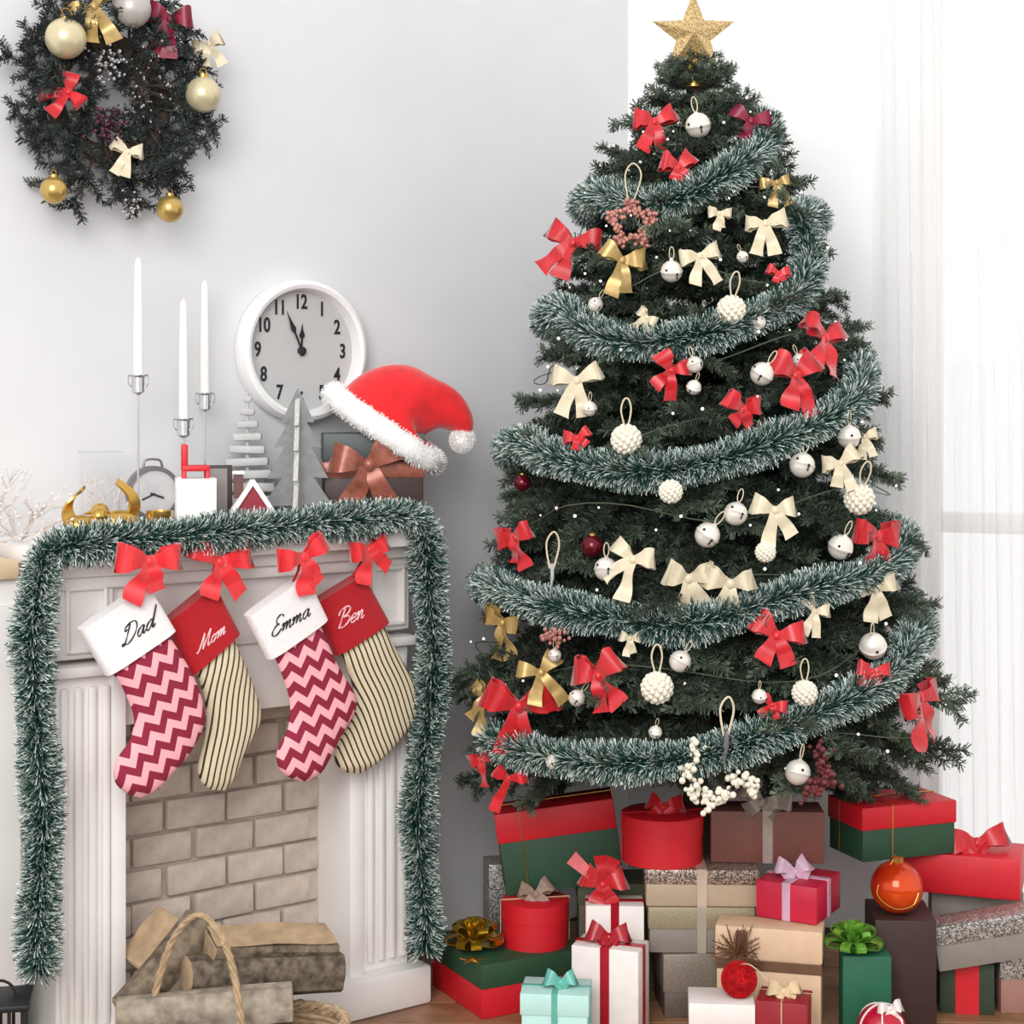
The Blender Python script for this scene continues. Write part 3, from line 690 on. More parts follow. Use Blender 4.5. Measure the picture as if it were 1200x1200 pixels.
for a_ in [(818, 147, 15, 'cream bell near the top beside the highest red bow'), (787, 318, 13, 'cream bell above the second garland left of a cream bow'), (698, 357, 9, 'small bell at the left above the second garland row'),
           (814, 427, 10, 'upper of two small bells under the second garland'), (813, 454, 9, 'lower of two small bells under the second garland'), (691, 479, 9, 'small bell at left above the tiny red bow'),
           (893, 438, 14, 'cream bell hanging left of the large red bow under the second garland'), (937, 423, 9, 'small bell tucked into the large red bow at right'), (940, 545, 15, 'cream bell under the third garland left of a cream bow'),
           (995, 512, 14, 'cream bell at the right edge just under the third garland'), (862, 602, 14, 'bell left of the cream bow with long thin tails'), (829, 627, 15, 'bell just above the pair of large cream bows'),
           (710, 667, 14, 'bell left of a cream bow above the fourth garland'), (985, 641, 15, 'bell left of the red bow at the right edge above the fourth garland'), (1023, 757, 16, 'large cream bell at right between fourth and lowest garland'),
           (797, 775, 13, 'cream bell above the pearl ball in the lower middle'), (935, 905, 15, 'pinkish bell under the lowest garland at right'), (648, 893, 9, 'small bell lying on the lowest garland at left'),
           (890, 816, 9, 'small bell above the lowest garland beside the tiny red bow'), (890, 378, 8, 'small bell on the second garland right of a pearl ball'), (870, 301, 7, 'tiny bell right of the cream bow above the second garland'),
           (676, 818, 10, 'small bell half behind the bright red bow'), (650, 768, 8, 'small bell above the hanging gold bow'), (768, 858, 8, 'small bell above the middle of the lowest garland')]:
    bell(a_[3], *a_[:3])
# pearl balls
pb = MB()
for k in range(70):
    y = 1 - 2 * (k + .5) / 70; rr = math.sqrt(1 - y * y); th = k * 2.39996
    pb.ball((rr * math.cos(th) * .86, rr * math.sin(th) * .86, y * .86), .2, 7, 5)
pearl_me = pb.mesh('beads', PEARL)
ploop = MB().tube(smooth_path([(-.12, 0, .9), (-.35, -.1, 1.9), (-.15, -.12, 2.6), (.15, -.12, 2.6), (.3, -.1, 1.9), (.12, 0, .9)], 4), .055, 5).mesh('hanging_loop', CREAM)
def pearl(label, px, py, rpx, roll=0, loop=True):
    p = on_tree(px, py, .03); r = rpx / F * p.y
    t = thing('pearl_ball', label, 'ornament', p, (0, R(roll), random.uniform(0, 3)), 'pearl balls on the tree')
    o = link('beads', pearl_me, t, sc=(r,) * 3); o['kind'] = 'stuff'
    MB().ball((0, 0, 0), r * .86, 12, 8).build('core', PEARL, t)
    if loop: link('hanging_loop', ploop, t, rot=(0, 0, -t.rotation_euler[2]), sc=(r,) * 3)
pearl('pearl ball ornament with a cord loop on the second garland', 857, 363, 17, -14); pearl('pearl ball with a cord loop above the third garland at left', 734, 515, 18)
pearl('pearl ball at the right edge above the red bow', 1007, 585, 18, -20); pearl('pearl ball in the lower middle under a bell', 770, 806, 19, 0)
pearl('pearl ball above the lowest garland at right', 943, 812, 15, 0); pearl('small pearl ball under the cream bow with thin tails', 897, 647, 12, 0, False)
pearl('pearl ball half under the third garland in the middle', 786, 576, 14, 0, False)
# rose bead star
p = on_tree(740, 262, .035); t = thing('bead_star', 'rose bead star with a cord loop hanging at the topmost garland', 'ornament', p, (0, 0, -.2))
sb = MB(); rs = random.Random(3); ring = []
for k in range(10):
    a_ = math.pi / 2 + k * math.pi / 5; r = .047 if k % 2 == 0 else .028; ring.append(Vector((r * math.cos(a_), 0, r * math.sin(a_))))
for p_ in smooth_path(ring, 6, True):
    for k in range(3): sb.ball(p_ + Vector((rs.uniform(-.009, .009), rs.uniform(-.009, .009), rs.uniform(-.009, .009))), .0052, 7, 5)
o = sb.build('beads', ROSE, t); o['kind'] = 'stuff'
MB().tube(smooth_path([(-.006, 0, .045), (-.012, -.01, .1), (.005, -.012, .125), (.022, -.01, .1), (.004, 0, .045)], 5), .0016, 5).build('hanging_loop', CREAM, t)
def bead_spray(label, pts, m, n, seed, r=.006):
    rs = random.Random(seed); ps = [on_tree(px, py, .03) for px, py in pts]; p0 = ps[0]
    t = thing('bead_spray', label, 'ornament', p0); sp_ = smooth_path([q - p0 for q in ps], 10); b = MB()
    for i in range(n):
        b.ball(rs.choice(sp_) + Vector((rs.gauss(0, .009), rs.gauss(0, .009), rs.gauss(0, .009))), r * rs.uniform(.7, 1.2), 7, 5)
    o = b.build('beads', m, t); o['kind'] = 'stuff'; MB().tube(sp_, .0015, 5).build('wire', BARK, t)
bead_spray('wine red bead spray under the lowest garland at right', [(962, 878), (966, 905), (950, 930), (975, 915)], BEADRED, 90, 1)
bead_spray('white bead spray hanging below the middle of the lowest garland', [(815, 875), (808, 905), (820, 935), (835, 938)], PEARL, 70, 2)
bead_spray('pale bead spray lying behind the brown parcel bow', [(830, 938), (850, 930), (868, 912), (885, 925)], PEARL, 60, 3)
bead_spray('short rose bead spray under the fourth garland at left', [(645, 738), (650, 752), (656, 745)], ROSE, 40, 4, .005)
for px, py, rp, lb in ((612, 566, 10, 'dark red glass ball at the left edge under the third garland'), (694, 640, 13, 'dark red glass ball deep in the branches at left')):
    p = on_tree(px, py, .0); r = rp / F * p.y
    t = thing('glass_ball', lb, 'ornament', p, 0, 'dark red glass balls'); MB().ball((0, 0, 0), r, 20, 14).build('ball', mat('wine_glass', (96, 14, 30), .12, metal=.4, var=.05), t)
    MB().lathe([(r * .3, r * .95), (r * .3, r * 1.15), (.001, r * 1.2)], 10).build('cap', GOLD, t)
for px, py, lb, s_ in ((850, 868, 'white cord loop ornament with a glittering icicle on the lowest garland', 1.), (646, 672, 'white cord loop with an icicle above the fourth garland at left', .85)):
    p = on_tree(px, py, .05); t = thing('icicle_ornament', lb, 'ornament', p, (0, R(4), 0), 'icicle ornaments')
    MB().tube(smooth_path([(-.004, 0, .01), (-.014, 0, .06), (0, -.004, .085), (.012, 0, .06), (.004, 0, .01)], 5), .0022 * s_, 5).build('cord_loop', CREAM, t)
    MB().tube([(0, 0, .02), (.003, 0, -.01), (0, 0, -.05)], [.006 * s_, .005 * s_, .0006], 8).build('icicle', SILVER, t)
# ------------------------------------------------------------------ wreath
wc_s, wc_z = FP(128, 116, WV - .055); WCW = FW(wc_s, WV - .055, wc_z)
wr = thing('wreath', 'round dark fir wreath hanging on the wall above the mantel', 'wreath', WCW, YAW)
MB().tube([(.12 * math.cos(a_), 0, .12 * math.sin(a_)) for a_ in [2 * math.pi * k / 28 for k in range(28)]], .02, 8, closed=True).build('ring', BARK, wr)
WB_ = [branch_mesh('branch', L, NEEDLEW, 300 + i, nl=.016, spread=.75) for i, L in enumerate((.11, .14, .16))]
rw = random.Random(11)
for k in range(84):
    a_ = 2 * math.pi * k / 84 * 3 + rw.uniform(-.1, .1); lay = k % 3
    r0 = (.105, .08, .07)[lay]; sw_ = (R(25), R(45), R(150))[lay] * rw.choice((1, 1, -1)); Lk = rw.randrange(3) if lay < 2 else 0
    d = a_ + sw_ * rw.uniform(.4, 1.)
    sc = rw.uniform(.8, 1.02) if lay < 2 else .6
    yt = rw.uniform(-.35, .1) if lay == 0 else rw.uniform(-.6, -.2)
    M = Matrix.Rotation(-d, 4, 'Y') @ Matrix.Rotation(yt, 4, 'Z') @ Matrix.Rotation(R(90) + rw.uniform(-.5, .5), 4, 'X')
    o = link('branch', WB_[Lk], wr, sc=(sc,) * 3); o.matrix_local = Matrix.Translation((r0 * math.cos(a_), -.012 * lay, r0 * math.sin(a_))) @ M @ Matrix.Diagonal((sc, sc, sc, 1))
def wpos(px, py, out=.07):
    s, z = FP(px, py, WV - .055 - out); return FW(s, WV - .055 - out, z)
PGOLD = mat('pale_gold_bauble', (208, 196, 160), .3, metal=.35, var=.04); GGOLD = mat('gold_bauble', (190, 160, 92), .25, metal=.6, var=.06); GRAYB = mat('grey_bauble', (184, 178, 172), .3, metal=.2, var=.04)
for px, py, rp, m, lb in ((77, 45, 24, PGOLD, 'large matt champagne bauble at the upper left of the wreath'), (154, 10, 23, GRAYB, 'grey white bauble at the top of the wreath'),
                          (238, 111, 21, PGOLD, 'champagne bauble at the right edge of the wreath'), (63, 223, 16, GGOLD, 'gold bauble at the lower left of the wreath'),
                          (199, 245, 16, GGOLD, 'gold bauble hanging lowest at the right of the wreath')):
    p = wpos(px, py); r = rp / F * p.y
    t = thing('bauble', lb, 'ornament', p, 0, 'baubles on the wreath'); MB().ball((0, 0, 0), r, 24, 16).build('ball', m, t)
    MB().lathe([(r * .28, r * .95), (r * .28, r * 1.14), (.001, r * 1.16)], 12).build('cap', GOLD, t)
    MB().tube([(r * .18 * math.sin(a_), 0, r * (1.3 - .18 * math.cos(a_))) for a_ in [2 * math.pi * k / 10 for k in range(10)]], r * .03, 5, closed=True).build('ring', GOLD, t)
WG = 'bows on the wreath'
bow('cream_bow', 'cream bow with a short tail at the bottom of the wreath', 0, 0, .032, CREAM, WG, 301, 8, loc=wpos(150, 178), rz=.3)
bow('red_bow', 'red bow at the left of the wreath centre', 0, 0, .034, REDRIB, WG, 302, 70, loc=wpos(80, 108), rz=.3)
bow('gold_bow', 'gold bow between the two upper baubles of the wreath', 0, 0, .05, GOLDRIB, WG, 303, -10, loc=wpos(110, 8), rz=.3)
bow('wine_bow', 'wine red bow at the upper right of the wreath', 0, 0, .042, DRED, WG, 304, 20, loc=wpos(200, 22, .06), rz=.3)
bow('cream_bow', 'cream bow at the upper right edge of the wreath', 0, 0, .034, CREAM, WG, 305, -20, loc=wpos(245, 52, .05), rz=.3)
rs = random.Random(21)
def spray_w(label, px, py, n, sp, m, r):
    p = wpos(px, py, .06); t = thing('berry_spray', label, 'ornament', p, YAW, 'berry sprays on the wreath'); b = MB(); wb = MB()
    for k in range(n):
        q = Vector((rs.gauss(0, sp), rs.uniform(-.02, .01), rs.gauss(0, sp))); b.ball(q, r * rs.uniform(.6, 1.2), 6, 5); wb.tube([(0, .02, 0), q], .0008, 4)
    o = b.build('berries', m, t); o['kind'] = 'stuff'; wb.build('stems', BARK, t)
spray_w('silver white berry spray above the hole of the wreath', 126, 76, 60, .018, SILVER, .0042)
spray_w('sparse silver berry spray around the right side of the wreath', 165, 100, 40, .04, SILVER, .003)
spray_w('purple berry spray below the hole of the wreath', 128, 146, 50, .02, mat('purple_berries', (86, 40, 62), .4, var=.3), .004)
spray_w('silver berry spray at the lower edge of the wreath', 155, 240, 26, .014, SILVER, .0035)
# ------------------------------------------------------------------ wall clock
CV = WV - .001; cs, czz = FP(356, 411, CV - .03); ck = thing('wall_clock', 'round white wall clock with black numerals showing just before twelve', 'clock', FW(cs, CV, czz), YAW)
CR = .163
MB().lathe([(CR * .98, 0), (CR, .012), (CR * 1.0, .034), (CR * .97, .046), (CR * .92, .05), (CR * .87, .046), (CR * .845, .03), (CR * .84, .014)], 56, axis='Y', caps=False).build('rim', mat('clock_white', (236, 236, 236), .35, var=.02), ck)
fc = MB().lathe([(CR * .85, .0), (CR * .85, .016), (.0005, .016)], 48, axis='Y').build('dial', mat('dial_grey', (184, 184, 184), .6, var=.02), ck, False)
INKB = mat('clock_black', (24, 24, 26), .5)
for h in range(1, 13):
    cu = bpy.data.curves.new('numeral', 'FONT'); cu.body = str(h); cu.size = .040; cu.align_x = 'CENTER'; cu.align_y = 'CENTER'; cu.extrude = .0006; cu.offset = .0009
    tmp = bpy.data.objects.new('tmp', cu); C.objects.link(tmp); bpy.context.view_layer.update()
    me = bpy.data.meshes.new_from_object(tmp.evaluated_get(bpy.context.evaluated_depsgraph_get())); bpy.data.objects.remove(tmp)
    me.name = 'numeral'; me.materials.clear(); me.materials.append(INKB); a_ = math.pi / 2 - h * math.pi / 6; rr = CR * .68
    link('numeral', me, fc, (rr * math.cos(a_), -.0172, rr * math.sin(a_)), (R(90), 0, 0), (.85, 1.15, 1))
for nm, a_, L, w_ in (('hour_hand', 2, .062, .009), ('minute_hand', -24, .098, .008)):
    a_ = R(90 - a_); d = Vector((math.cos(a_), math.sin(a_))); n_ = Vector((-d.y, d.x))
    ol = [d * -.012 + n_ * .002, d * L * .45 + n_ * .002, d * L * .55 + n_ * w_ * .8, d * L * .78 + n_ * .002, d * L, d * L * .78 - n_ * .002, d * L * .55 - n_ * w_ * .8, d * L * .45 - n_ * .002, d * -.012 - n_ * .002]
    MB().prism([(q.x, q.y) for q in ol], -.021 if nm[0] == 'h' else -.0235, -.019 if nm[0] == 'h' else -.0215).build(nm, INKB, ck, False)
MB().lathe([(.009, .012), (.009, .027), (.0005, .028)], 16, axis='Y').build('centre_cap', INKB, ck)
# ------------------------------------------------------------------ things on the mantel
def MW(px, v): s, _ = FP(px, 600, v); return FW(s, v, MT)
CANDLE = mat('candle_wax', (246, 243, 238), .5, var=.02)
CLEAR = mat('clear_glass', (250, 250, 250), .03, var=0, trans=1.0)
for px, top, cup, v, lb in ((162, 303, 440, .12, 'tall white taper candle in a silver holder, leftmost of three'), (215, 352, 491, .135, 'white taper candle in the lowest silver holder behind the white box'), (240, 330, 461, .22, 'white taper candle in a silver holder, rightmost of three')):
    loc = MW(px, v); Y = loc.y; zc = zat(cup, Y) - MT; zt = zat(top, Y) - MT
    h = thing('candle_holder', lb.replace('white taper candle in a', 'thin stemmed').replace('white taper candle in the', 'thin stemmed').replace('tall thin', 'tall thin') , 'candle holder', loc, 0, 'candle holders on the mantel')
    MB().lathe([(.03, 0), (.03, .004), (.006, .008), (.003, .012)], 20).build('base', SILVER, h)
    MB().tube([(0, 0, .008), (0, 0, zc - .036)], .0022, 8).build('stem', SILVER, h)
    MB().lathe([(.004, zc - .04), (.013, zc - .034), (.0135, zc - .004), (.021, zc), (.021, zc + .002), (.012, zc + .001), (.0115, zc - .02), (.0005, zc - .02)], 20).build('cup', SILVER, h)
    for sx in (-1, 1):
        MB().tube(smooth_path([(sx * .02, 0, zc), (sx * .021, 0, zc - .012), (sx * .018, 0, zc - .02), (sx * .013, 0, zc - .024)], 3), .0016, 6).build('ear', SILVER, h)
    c = thing('taper_candle', lb, 'candle', loc + Vector((0, 0, zc - .02)), 0, 'taper candles on the mantel')
    L = zt - zc + .02
    MB().lathe([(.0098, 0), (.0092, L * .5), (.0072, L * .96), (.004, L), (.0005, L + .002)], 16).build('wax', CANDLE, c)
    MB().tube([(0, 0, L), (.001, 0, L + .008)], .0008, 5).build('wick', mat('wick', (220, 215, 205), .9), c)
# gift box with the bow and the santa hat
gl = MW(436, .13); GYAW = R(8)
gb = thing('gift_box', 'dark brown gift box with a copper ribbon under the santa hat on the mantel', 'gift box', gl, GYAW)
GWd, GH, GDp = .218, .205, .15
TEAL = mat('slate_card', (72, 80, 80), .5, var=.06); CHOC = mat('chocolate_card', (58, 34, 32), .45, var=.1); COPPER = mat('copper_satin', (150, 84, 66), .3, metal=.2, var=.25, nscale=50, sheen=.3)
MB().bbox((0, 0, (GH - .05) / 2), (GWd, GDp, GH - .05), .003).build('body', CHOC, gb)
MB().bbox((0, 0, GH - .027), (GWd + .006, GDp + .006, .06), .003).build('lid', TEAL, gb)
MB().bbox((0, 0, GH * .62), (GWd + .009, GDp + .009, .036), .004).build('band', COPPER, gb)
bwv = bpy.data.objects.new('bow', None); C.objects.link(bwv); bwv.parent = gb; bwv.location = (-.012, -GDp / 2 - .016, GH * .68); bwv.rotation_euler = (0, R(-6), 0)
bow_parts(bwv, .088, COPPER, random.Random(9), 2, 1.05)
# santa hat pulled over the upper right corner of the box
gY = gl.y - .0
def hp(px, py): return Vector((xat(px, gY) - gl.x, 0, zat(py, gY) - gl.z))
ht = thing('santa_hat', 'red santa hat with white fur trim pulled over the gift box corner', 'hat', gl, 0)
cen = smooth_path([hp(449, 500), hp(460, 484), hp(478, 475), hp(500, 474), hp(522, 480), hp(540, 494), hp(547, 508)], 5)
ux = (hp(508, 545) - hp(386, 462)).normalized()
wid = np.interp(np.linspace(0, 1, len(cen)), [0, .15, .35, .55, .75, .92, 1], [.132, .118, .092, .062, .04, .022, .012])
dep = np.interp(np.linspace(0, 1, len(cen)), [0, .15, .35, .55, .75, .92, 1], [.102, .098, .075, .052, .034, .02, .012])
hb = MB(); vs_ = []; n = 28
prev = ux.copy()
for i, c in enumerate(cen):
    t = (cen[min(i + 1, len(cen) - 1)] - cen[max(i - 1, 0)]).normalized(); f = min(1, i / 12)
    pv = Vector((-t.z, 0, t.x)); pv = pv if pv.dot(prev) > 0 else -pv
    side = (ux * (1 - f) + pv * f).normalized(); prev = side
    for k in range(n):
        a_ = 2 * math.pi * k / n; wr_ = 1 + .05 * math.sin(3 * a_ + i * .5) * min(1, i / 5)
        vs_.append(c + side * wid[i] * math.cos(a_) * wr_ + Vector((0, dep[i] * math.sin(a_) * wr_, 0)))
hb.add(vs_, [(i * n + k, i * n + (k + 1) % n, (i + 1) * n + (k + 1) % n, (i + 1) * n + k) for i in range(len(cen) - 1) for k in range(n)] + [tuple((len(cen) - 1) * n + k for k in range(n))])
hb.build('cone', mat('red_felt', (214, 16, 24), .85, var=.1, nscale=40, sheen=.4), ht)
ring = [hp(450, 502) + ux * .134 * math.cos(a_) + Vector((0, .106 * math.sin(a_), 0)) for a_ in [2 * math.pi * k / 40 for k in range(40)]]
tm = MB().tube(ring, [.027 + .002 * math.sin(k * 2.1) for k in range(40)], 12, closed=True).build('fur_trim', FUR, ht)
rr_ = np.array([tuple(q) for q in ring]); idx = np.random.randint(0, 40, 9000); fr_ = np.random.rand(9000, 1); base = rr_[idx] * (1 - fr_) + rr_[(idx + 1) % 40] * fr_
dd = np.random.normal(size=(9000, 3)); dd /= np.linalg.norm(dd, axis=1)[:, None]
o = link('fur_fibres', needles_mesh('fur_fibres', base + dd * .0245, dd, np.full(9000, .008), .0012, FUR), tm); o['kind'] = 'stuff'
pc = hp(542, 516); pp = MB().ball(pc, .026, 18, 12).build('pompom', FUR, ht)
dd = np.random.normal(size=(3000, 3)); dd /= np.linalg.norm(dd, axis=1)[:, None]
o = link('fur_fibres', needles_mesh('fur_fibres', np.array(tuple(pc)) + dd * .024, dd, np.full(3000, .007), .0012, FUR), pp); o['kind'] = 'stuff'
# flat grey tree
fl_ = MW(349, .125); ft = thing('wooden_tree', 'grey felt cut out christmas tree beside the gift box', 'tree decoration', fl_, R(12))
h = zat(455, fl_.y) - MT
half = [(0, 1.0), (.115, .76), (.06, .76), (.17, .58), (.09, .585), (.215, .36), (.11, .37), (.25, .16), (.035, .17), (.03, 0)]
GF = mat('grey_felt', (136, 136, 136), .9, var=.12, nscale=60, bump=.3)
ol = [(x * h, z * h) for x, z in half] + [(-x * h, z * h) for x, z in reversed(half[1:])]
MB().prism(ol, -.006, .006).build('cutout', GF, ft, False)
tb = MB().prism([(x * .9, z * .97) for x, z in ol], -.005, .005)
o = tb.build('cross_cutout', mat('silver_mesh', (186, 186, 184), .6, var=.2, nscale=200), ft, False); o.rotation_euler = (0, 0, R(80))
MB().lathe([(.03, 0), (.03, .006), (.0005, .008)], 16).build('base', GF, ft)
# slatted pale tree
sl_ = MW(290, .225); stt = thing('slatted_tree', 'pale grey tabletop tree of stacked slats behind the red house', 'tree decoration', sl_, R(5)); h = zat(460, sl_.y) - MT
PG = mat('pale_grey_wood', (186, 186, 186), .7, var=.1)
MB().tube([(0, 0, 0), (0, 0, h)], [.006, .003], 8).build('post', PG, stt)
MB().bbox((0, 0, .005), (.09, .06, .01), .002).build('foot', PG, stt)
for k in range(10):
    f = k / 9; MB().bbox((0, 0, .035 + (h - .05) * f), (.135 * (1 - f) + .018, .05 * (1 - f) + .014, .021 - .006 * f), .005, rot=Matrix.Rotation(R(random.uniform(-3, 3)), 3, 'Y')).build('slat', PG, stt)
# red house
hs = MW(296, .04); hou = thing('toy_house', 'tiny red wooden house with a snowy white roof on the mantel', 'house figurine', hs, R(10))
hou.scale = (1.45,) * 3; HB, HHt, HWt = .075, .04, .034
MB().prism([(-HWt, 0), (HWt, 0), (HWt, .018), (0, .07), (-HWt, .018)], -.022, .022).build('walls', mat('house_red', (150, 44, 58), .7, var=.12), hou, False)
for sx in (-1, 1):
    a_ = math.atan2(.052, HWt); MB().bbox((sx * .021, 0, .045), (.078, .056, .007), .002, rot=Matrix.Rotation(sx * a_, 3, 'Y')).build('roof', FUR, hou)
    q = MB().box((sx * .013, -.023, .024), (.014, .003, .018)).build('window', CANDLE, hou, False)
    MB().box((sx * .013, -.025, .024), (.0015, .002, .018)).box((sx * .013, -.025, .024), (.014, .002, .0015)).build('glazing_bar', MATS['house_red'], q, False)
ch = MB().bbox((-.02, 0, .07), (.014, .014, .035), .001).build('chimney', mat('chimney_brown', (100, 70, 68), .8), hou)
MB().bbox((-.02, 0, .089), (.018, .018, .005), .002).build('snow_cap', FUR, ch)
# white box with red toy chair
wb = MW(229, .035); wbx = thing('white_pot', 'plain white square pot between the alarm clock and the house', 'pot', wb, R(14)); WH = zat(560, wb.y) - MT; WW = .074
q = MB()
for c, s_ in (((0, -WW / 2, WH / 2), (WW, .005, WH)), ((0, WW / 2, WH / 2), (WW, .005, WH)), ((-WW / 2, 0, WH / 2), (.005, WW + .005, WH)), ((WW / 2, 0, WH / 2), (.005, WW + .005, WH)), ((0, 0, .004), (WW, WW, .008))): q.bbox(c, s_, .001)
q.build('walls', mat('white_ceramic', (248, 247, 245), .35, var=.02), wbx)
cz_ = .008; chh = thing('toy_chair', 'little red wooden toy chair standing in the white pot', 'toy', wb + Vector((0, 0, .008)), R(14)); TRD = mat('toy_red', (206, 30, 36), .5, var=.1)
MB().bbox((0, 0, WH + .012), (.056, .056, .012), .003).build('seat', TRD, chh)
for sx in (-1, 1):
    for sy in (-1, 1): MB().bbox((sx * .023, sy * .023, (WH + .008) / 2), (.008, .008, WH + .008), .001).build('leg', TRD, chh)
MB().bbox((-.022, 0, WH + .036), (.012, .05, .05), .004).build('backrest', TRD, chh)
# grey frame and grey block behind
pf = MW(258, .125); fr_ = thing('picture_frame', 'dark edged grey picture frame standing behind the white pot', 'picture frame', pf, R(16)); fh = zat(545, pf.y) - MT
MB().bbox((0, 0, fh / 2), (.05, .012, fh), .002).build('backing', mat('frame_dark', (62, 54, 52), .6), fr_); MB().box((-.004, -.0066, fh / 2), (.036, .002, fh - .014)).build('print', mat('frame_print', (140, 136, 134), .7), fr_, False)
MB().box((0, .03, fh * .3), (.02, .05, .004), Matrix.Rotation(R(-50), 3, 'X')).build('easel_leg', MATS['frame_dark'], fr_, False)
gbk = MW(338, .255); gk = thing('storage_box', 'plain grey lidded box behind the slatted tree', 'box', gbk, R(20)); MB().bbox((0, 0, .045), (.09, .06, .09), .003).build('body', mat('mid_grey_card', (168, 166, 166), .7), gk); MB().bbox((0, 0, .095), (.095, .064, .025), .003).build('lid', MATS['mid_grey_card'], gk)
# alarm clock
al = MW(179, .2); ac = thing('alarm_clock', 'round grey metal alarm clock behind the leftmost candle', 'clock', al, R(22)); AR = .056; ACM = mat('pewter', (120, 118, 118), .35, metal=.6, var=.1)
cyy = zat(577, al.y) - MT
MB().lathe([(AR * .95, -.02), (AR, -.015), (AR, .018), (AR * .96, .024), (AR * .86, .024), (AR * .84, .016)], 36, (0, 0, cyy), 'Y', caps=False).build('case', ACM, ac)
MB().lathe([(AR * .86, .0), (AR * .86, .017), (.0005, .017)], 32, (0, 0, cyy), 'Y').build('dial', mat('dial_pale', (190, 190, 192), .5), ac)
MB().box((.006, -.019, cyy - .006), (.03, .002, .004), Matrix.Rotation(R(20), 3, 'Y')).build('hand', INKB, ac, False); MB().box((-.012, -.019, cyy - .008), (.03, .002, .003), Matrix.Rotation(R(-25), 3, 'Y')).build('hand', INKB, ac, False)
for sx in (-1, 1):
    MB().tube([(sx * .03, 0, cyy - .04), (sx * .042, 0, 0)], [.005, .004], 8).build('foot', ACM, ac)
MB().tube(smooth_path([(-.02, 0, cyy + AR * .93), (-.014, 0, cyy + AR + .012), (.014, 0, cyy + AR + .012), (.02, 0, cyy + AR * .93)], 5), .0025, 6).build('handle', ACM, ac)
# gold birds and tealight
for px, v, lb, sc, fl2 in ((95, .03, 'small gold bird figurine with a raised tail, left one', 1.3, 1), (140, .035, 'larger gold bird figurine with a raised tail, right one', 1.45, -1)):
    loc = MW(px, v); t = thing('gold_bird', lb, 'figurine', loc, R(15), 'gold birds on the mantel'); t.scale = (sc,) * 3
    MB().ball((0, 0, .022), .022, 16, 10, (1.3, .8, .95)).build('body', GOLD, t)
    MB().strip(smooth_path([(-fl2 * .012, 0, .028), (-fl2 * .02, 0, .048), (-fl2 * .014, 0, .066), (fl2 * .004, 0, .082)], 4), [(.010 * (1 - .07 * i), .008 * (1 - .06 * i), .003) for i in range(13)], .004).build('tail', GOLD, t)
    hd = MB().ball((fl2 * .026, 0, .040), .0125, 14, 10).build('head', GOLD, t); MB().tube([(fl2 * .036, 0, .04), (fl2 * .048, 0, .038)], [.004, .0005], 6).build('beak', GOLD, hd)
tl0 = MW(187, -.005); t = thing('tealight_holder', 'low round gold tealight holder before the alarm clock', 'candle holder', tl0); MB().lathe([(.018, 0), (.023, .006), (.026, .06), (.024, .06), (.022, .04), (.0005, .04)], 24).build('cup', GOLD, t); MB().lathe([(.0215, .0405), (.0215, .05), (.0005, .05)], 20).build('wax', CANDLE, t)
# glass vase with frosted twigs
FROST = mat('frosted_twig', (206, 198, 192), .7, var=.1)
def twigs(label, loc, n, ht_, sp_, seed, berries=True):
    rs = random.Random(seed); t = thing('frosted_branches', label, 'branches', loc, 0, 'frosted branches'); tb = MB(); bb_ = MB()
    for k in range(n):
        d = Vector((rs.uniform(-sp_, sp_), rs.uniform(-sp_ * .35, sp_ * .35), rs.uniform(.5, 1))).normalized(); p = Vector((rs.uniform(-.012, .012), rs.uniform(-.01, .01), .004)); pts_ = [p]
        for j in range(5):
            d = (d + Vector((rs.gauss(0, .2), rs.gauss(0, .12), rs.gauss(0, .15)))).normalized()
            if pts_[-1].z + d.z * ht_ / 5 < .006: d.z = abs(d.z)
            pts_.append(pts_[-1] + d * ht_ / 5)
            if j > 0:
                for q_ in range(2):
                    e = (d + Vector((rs.gauss(0, .7), rs.gauss(0, .3), rs.gauss(.2, .5)))).normalized(); e.z = abs(e.z); q2 = pts_[-1] + e * ht_ * .2; tb.tube([pts_[-1], q2], [.0014, .0008], 4)
                    if berries: bb_.ball(q2, .0032, 6, 4)
        tb.tube(pts_, [.0022 - .0003 * i for i in range(6)], 5)
    tb.build('twigs', FROST, t)
    if berries: o = bb_.build('berries', mat('frost_berries', (226, 214, 210), .4), t); o['kind'] = 'stuff'
    return t
vl = MW(118, .17); va = thing('glass_vase', 'clear square glass vase holding frosted twigs on the mantel', 'vase', vl, R(18)); VH = zat(530, vl.y) - MT; q = MB(); VW = .082
for c, s_ in (((0, -VW / 2, VH / 2), (VW, .003, VH)), ((0, VW / 2, VH / 2), (VW, .003, VH)), ((-VW / 2, 0, VH / 2), (.003, VW - .003, VH)), ((VW / 2, 0, VH / 2), (.003, VW - .003, VH))): q.box(c, s_)
q.build('walls', GLASSP, va, False); MB().bbox((0, 0, .004), (VW - .003, VW - .003, .008), .001).build('base', CLEAR, va)
rimv = MB()
for c, s_ in (((0, -VW / 2, VH), (VW, .004, .003)), ((0, VW / 2, VH), (VW, .004, .003)), ((-VW / 2, 0, VH), (.004, VW, .003)), ((VW / 2, 0, VH), (.004, VW, .003))): rimv.box(c, s_)
rimv.build('rim', SILVER, va, False)
twigs('frosted twigs standing in the square glass vase', vl + Vector((0, 0, .008)), 7, .10, .3, 5, False)
sb_ = FW(-.12, .10, 1.018); twigs('frosted white berry branches on the wooden cabinet top at the left edge', sb_, 16, .17, 1.3, 6)
sb_ = FW(.015, .13, MT); twigs('frosted branches spreading behind the left gold bird', sb_, 10, .12, 1.2, 8)
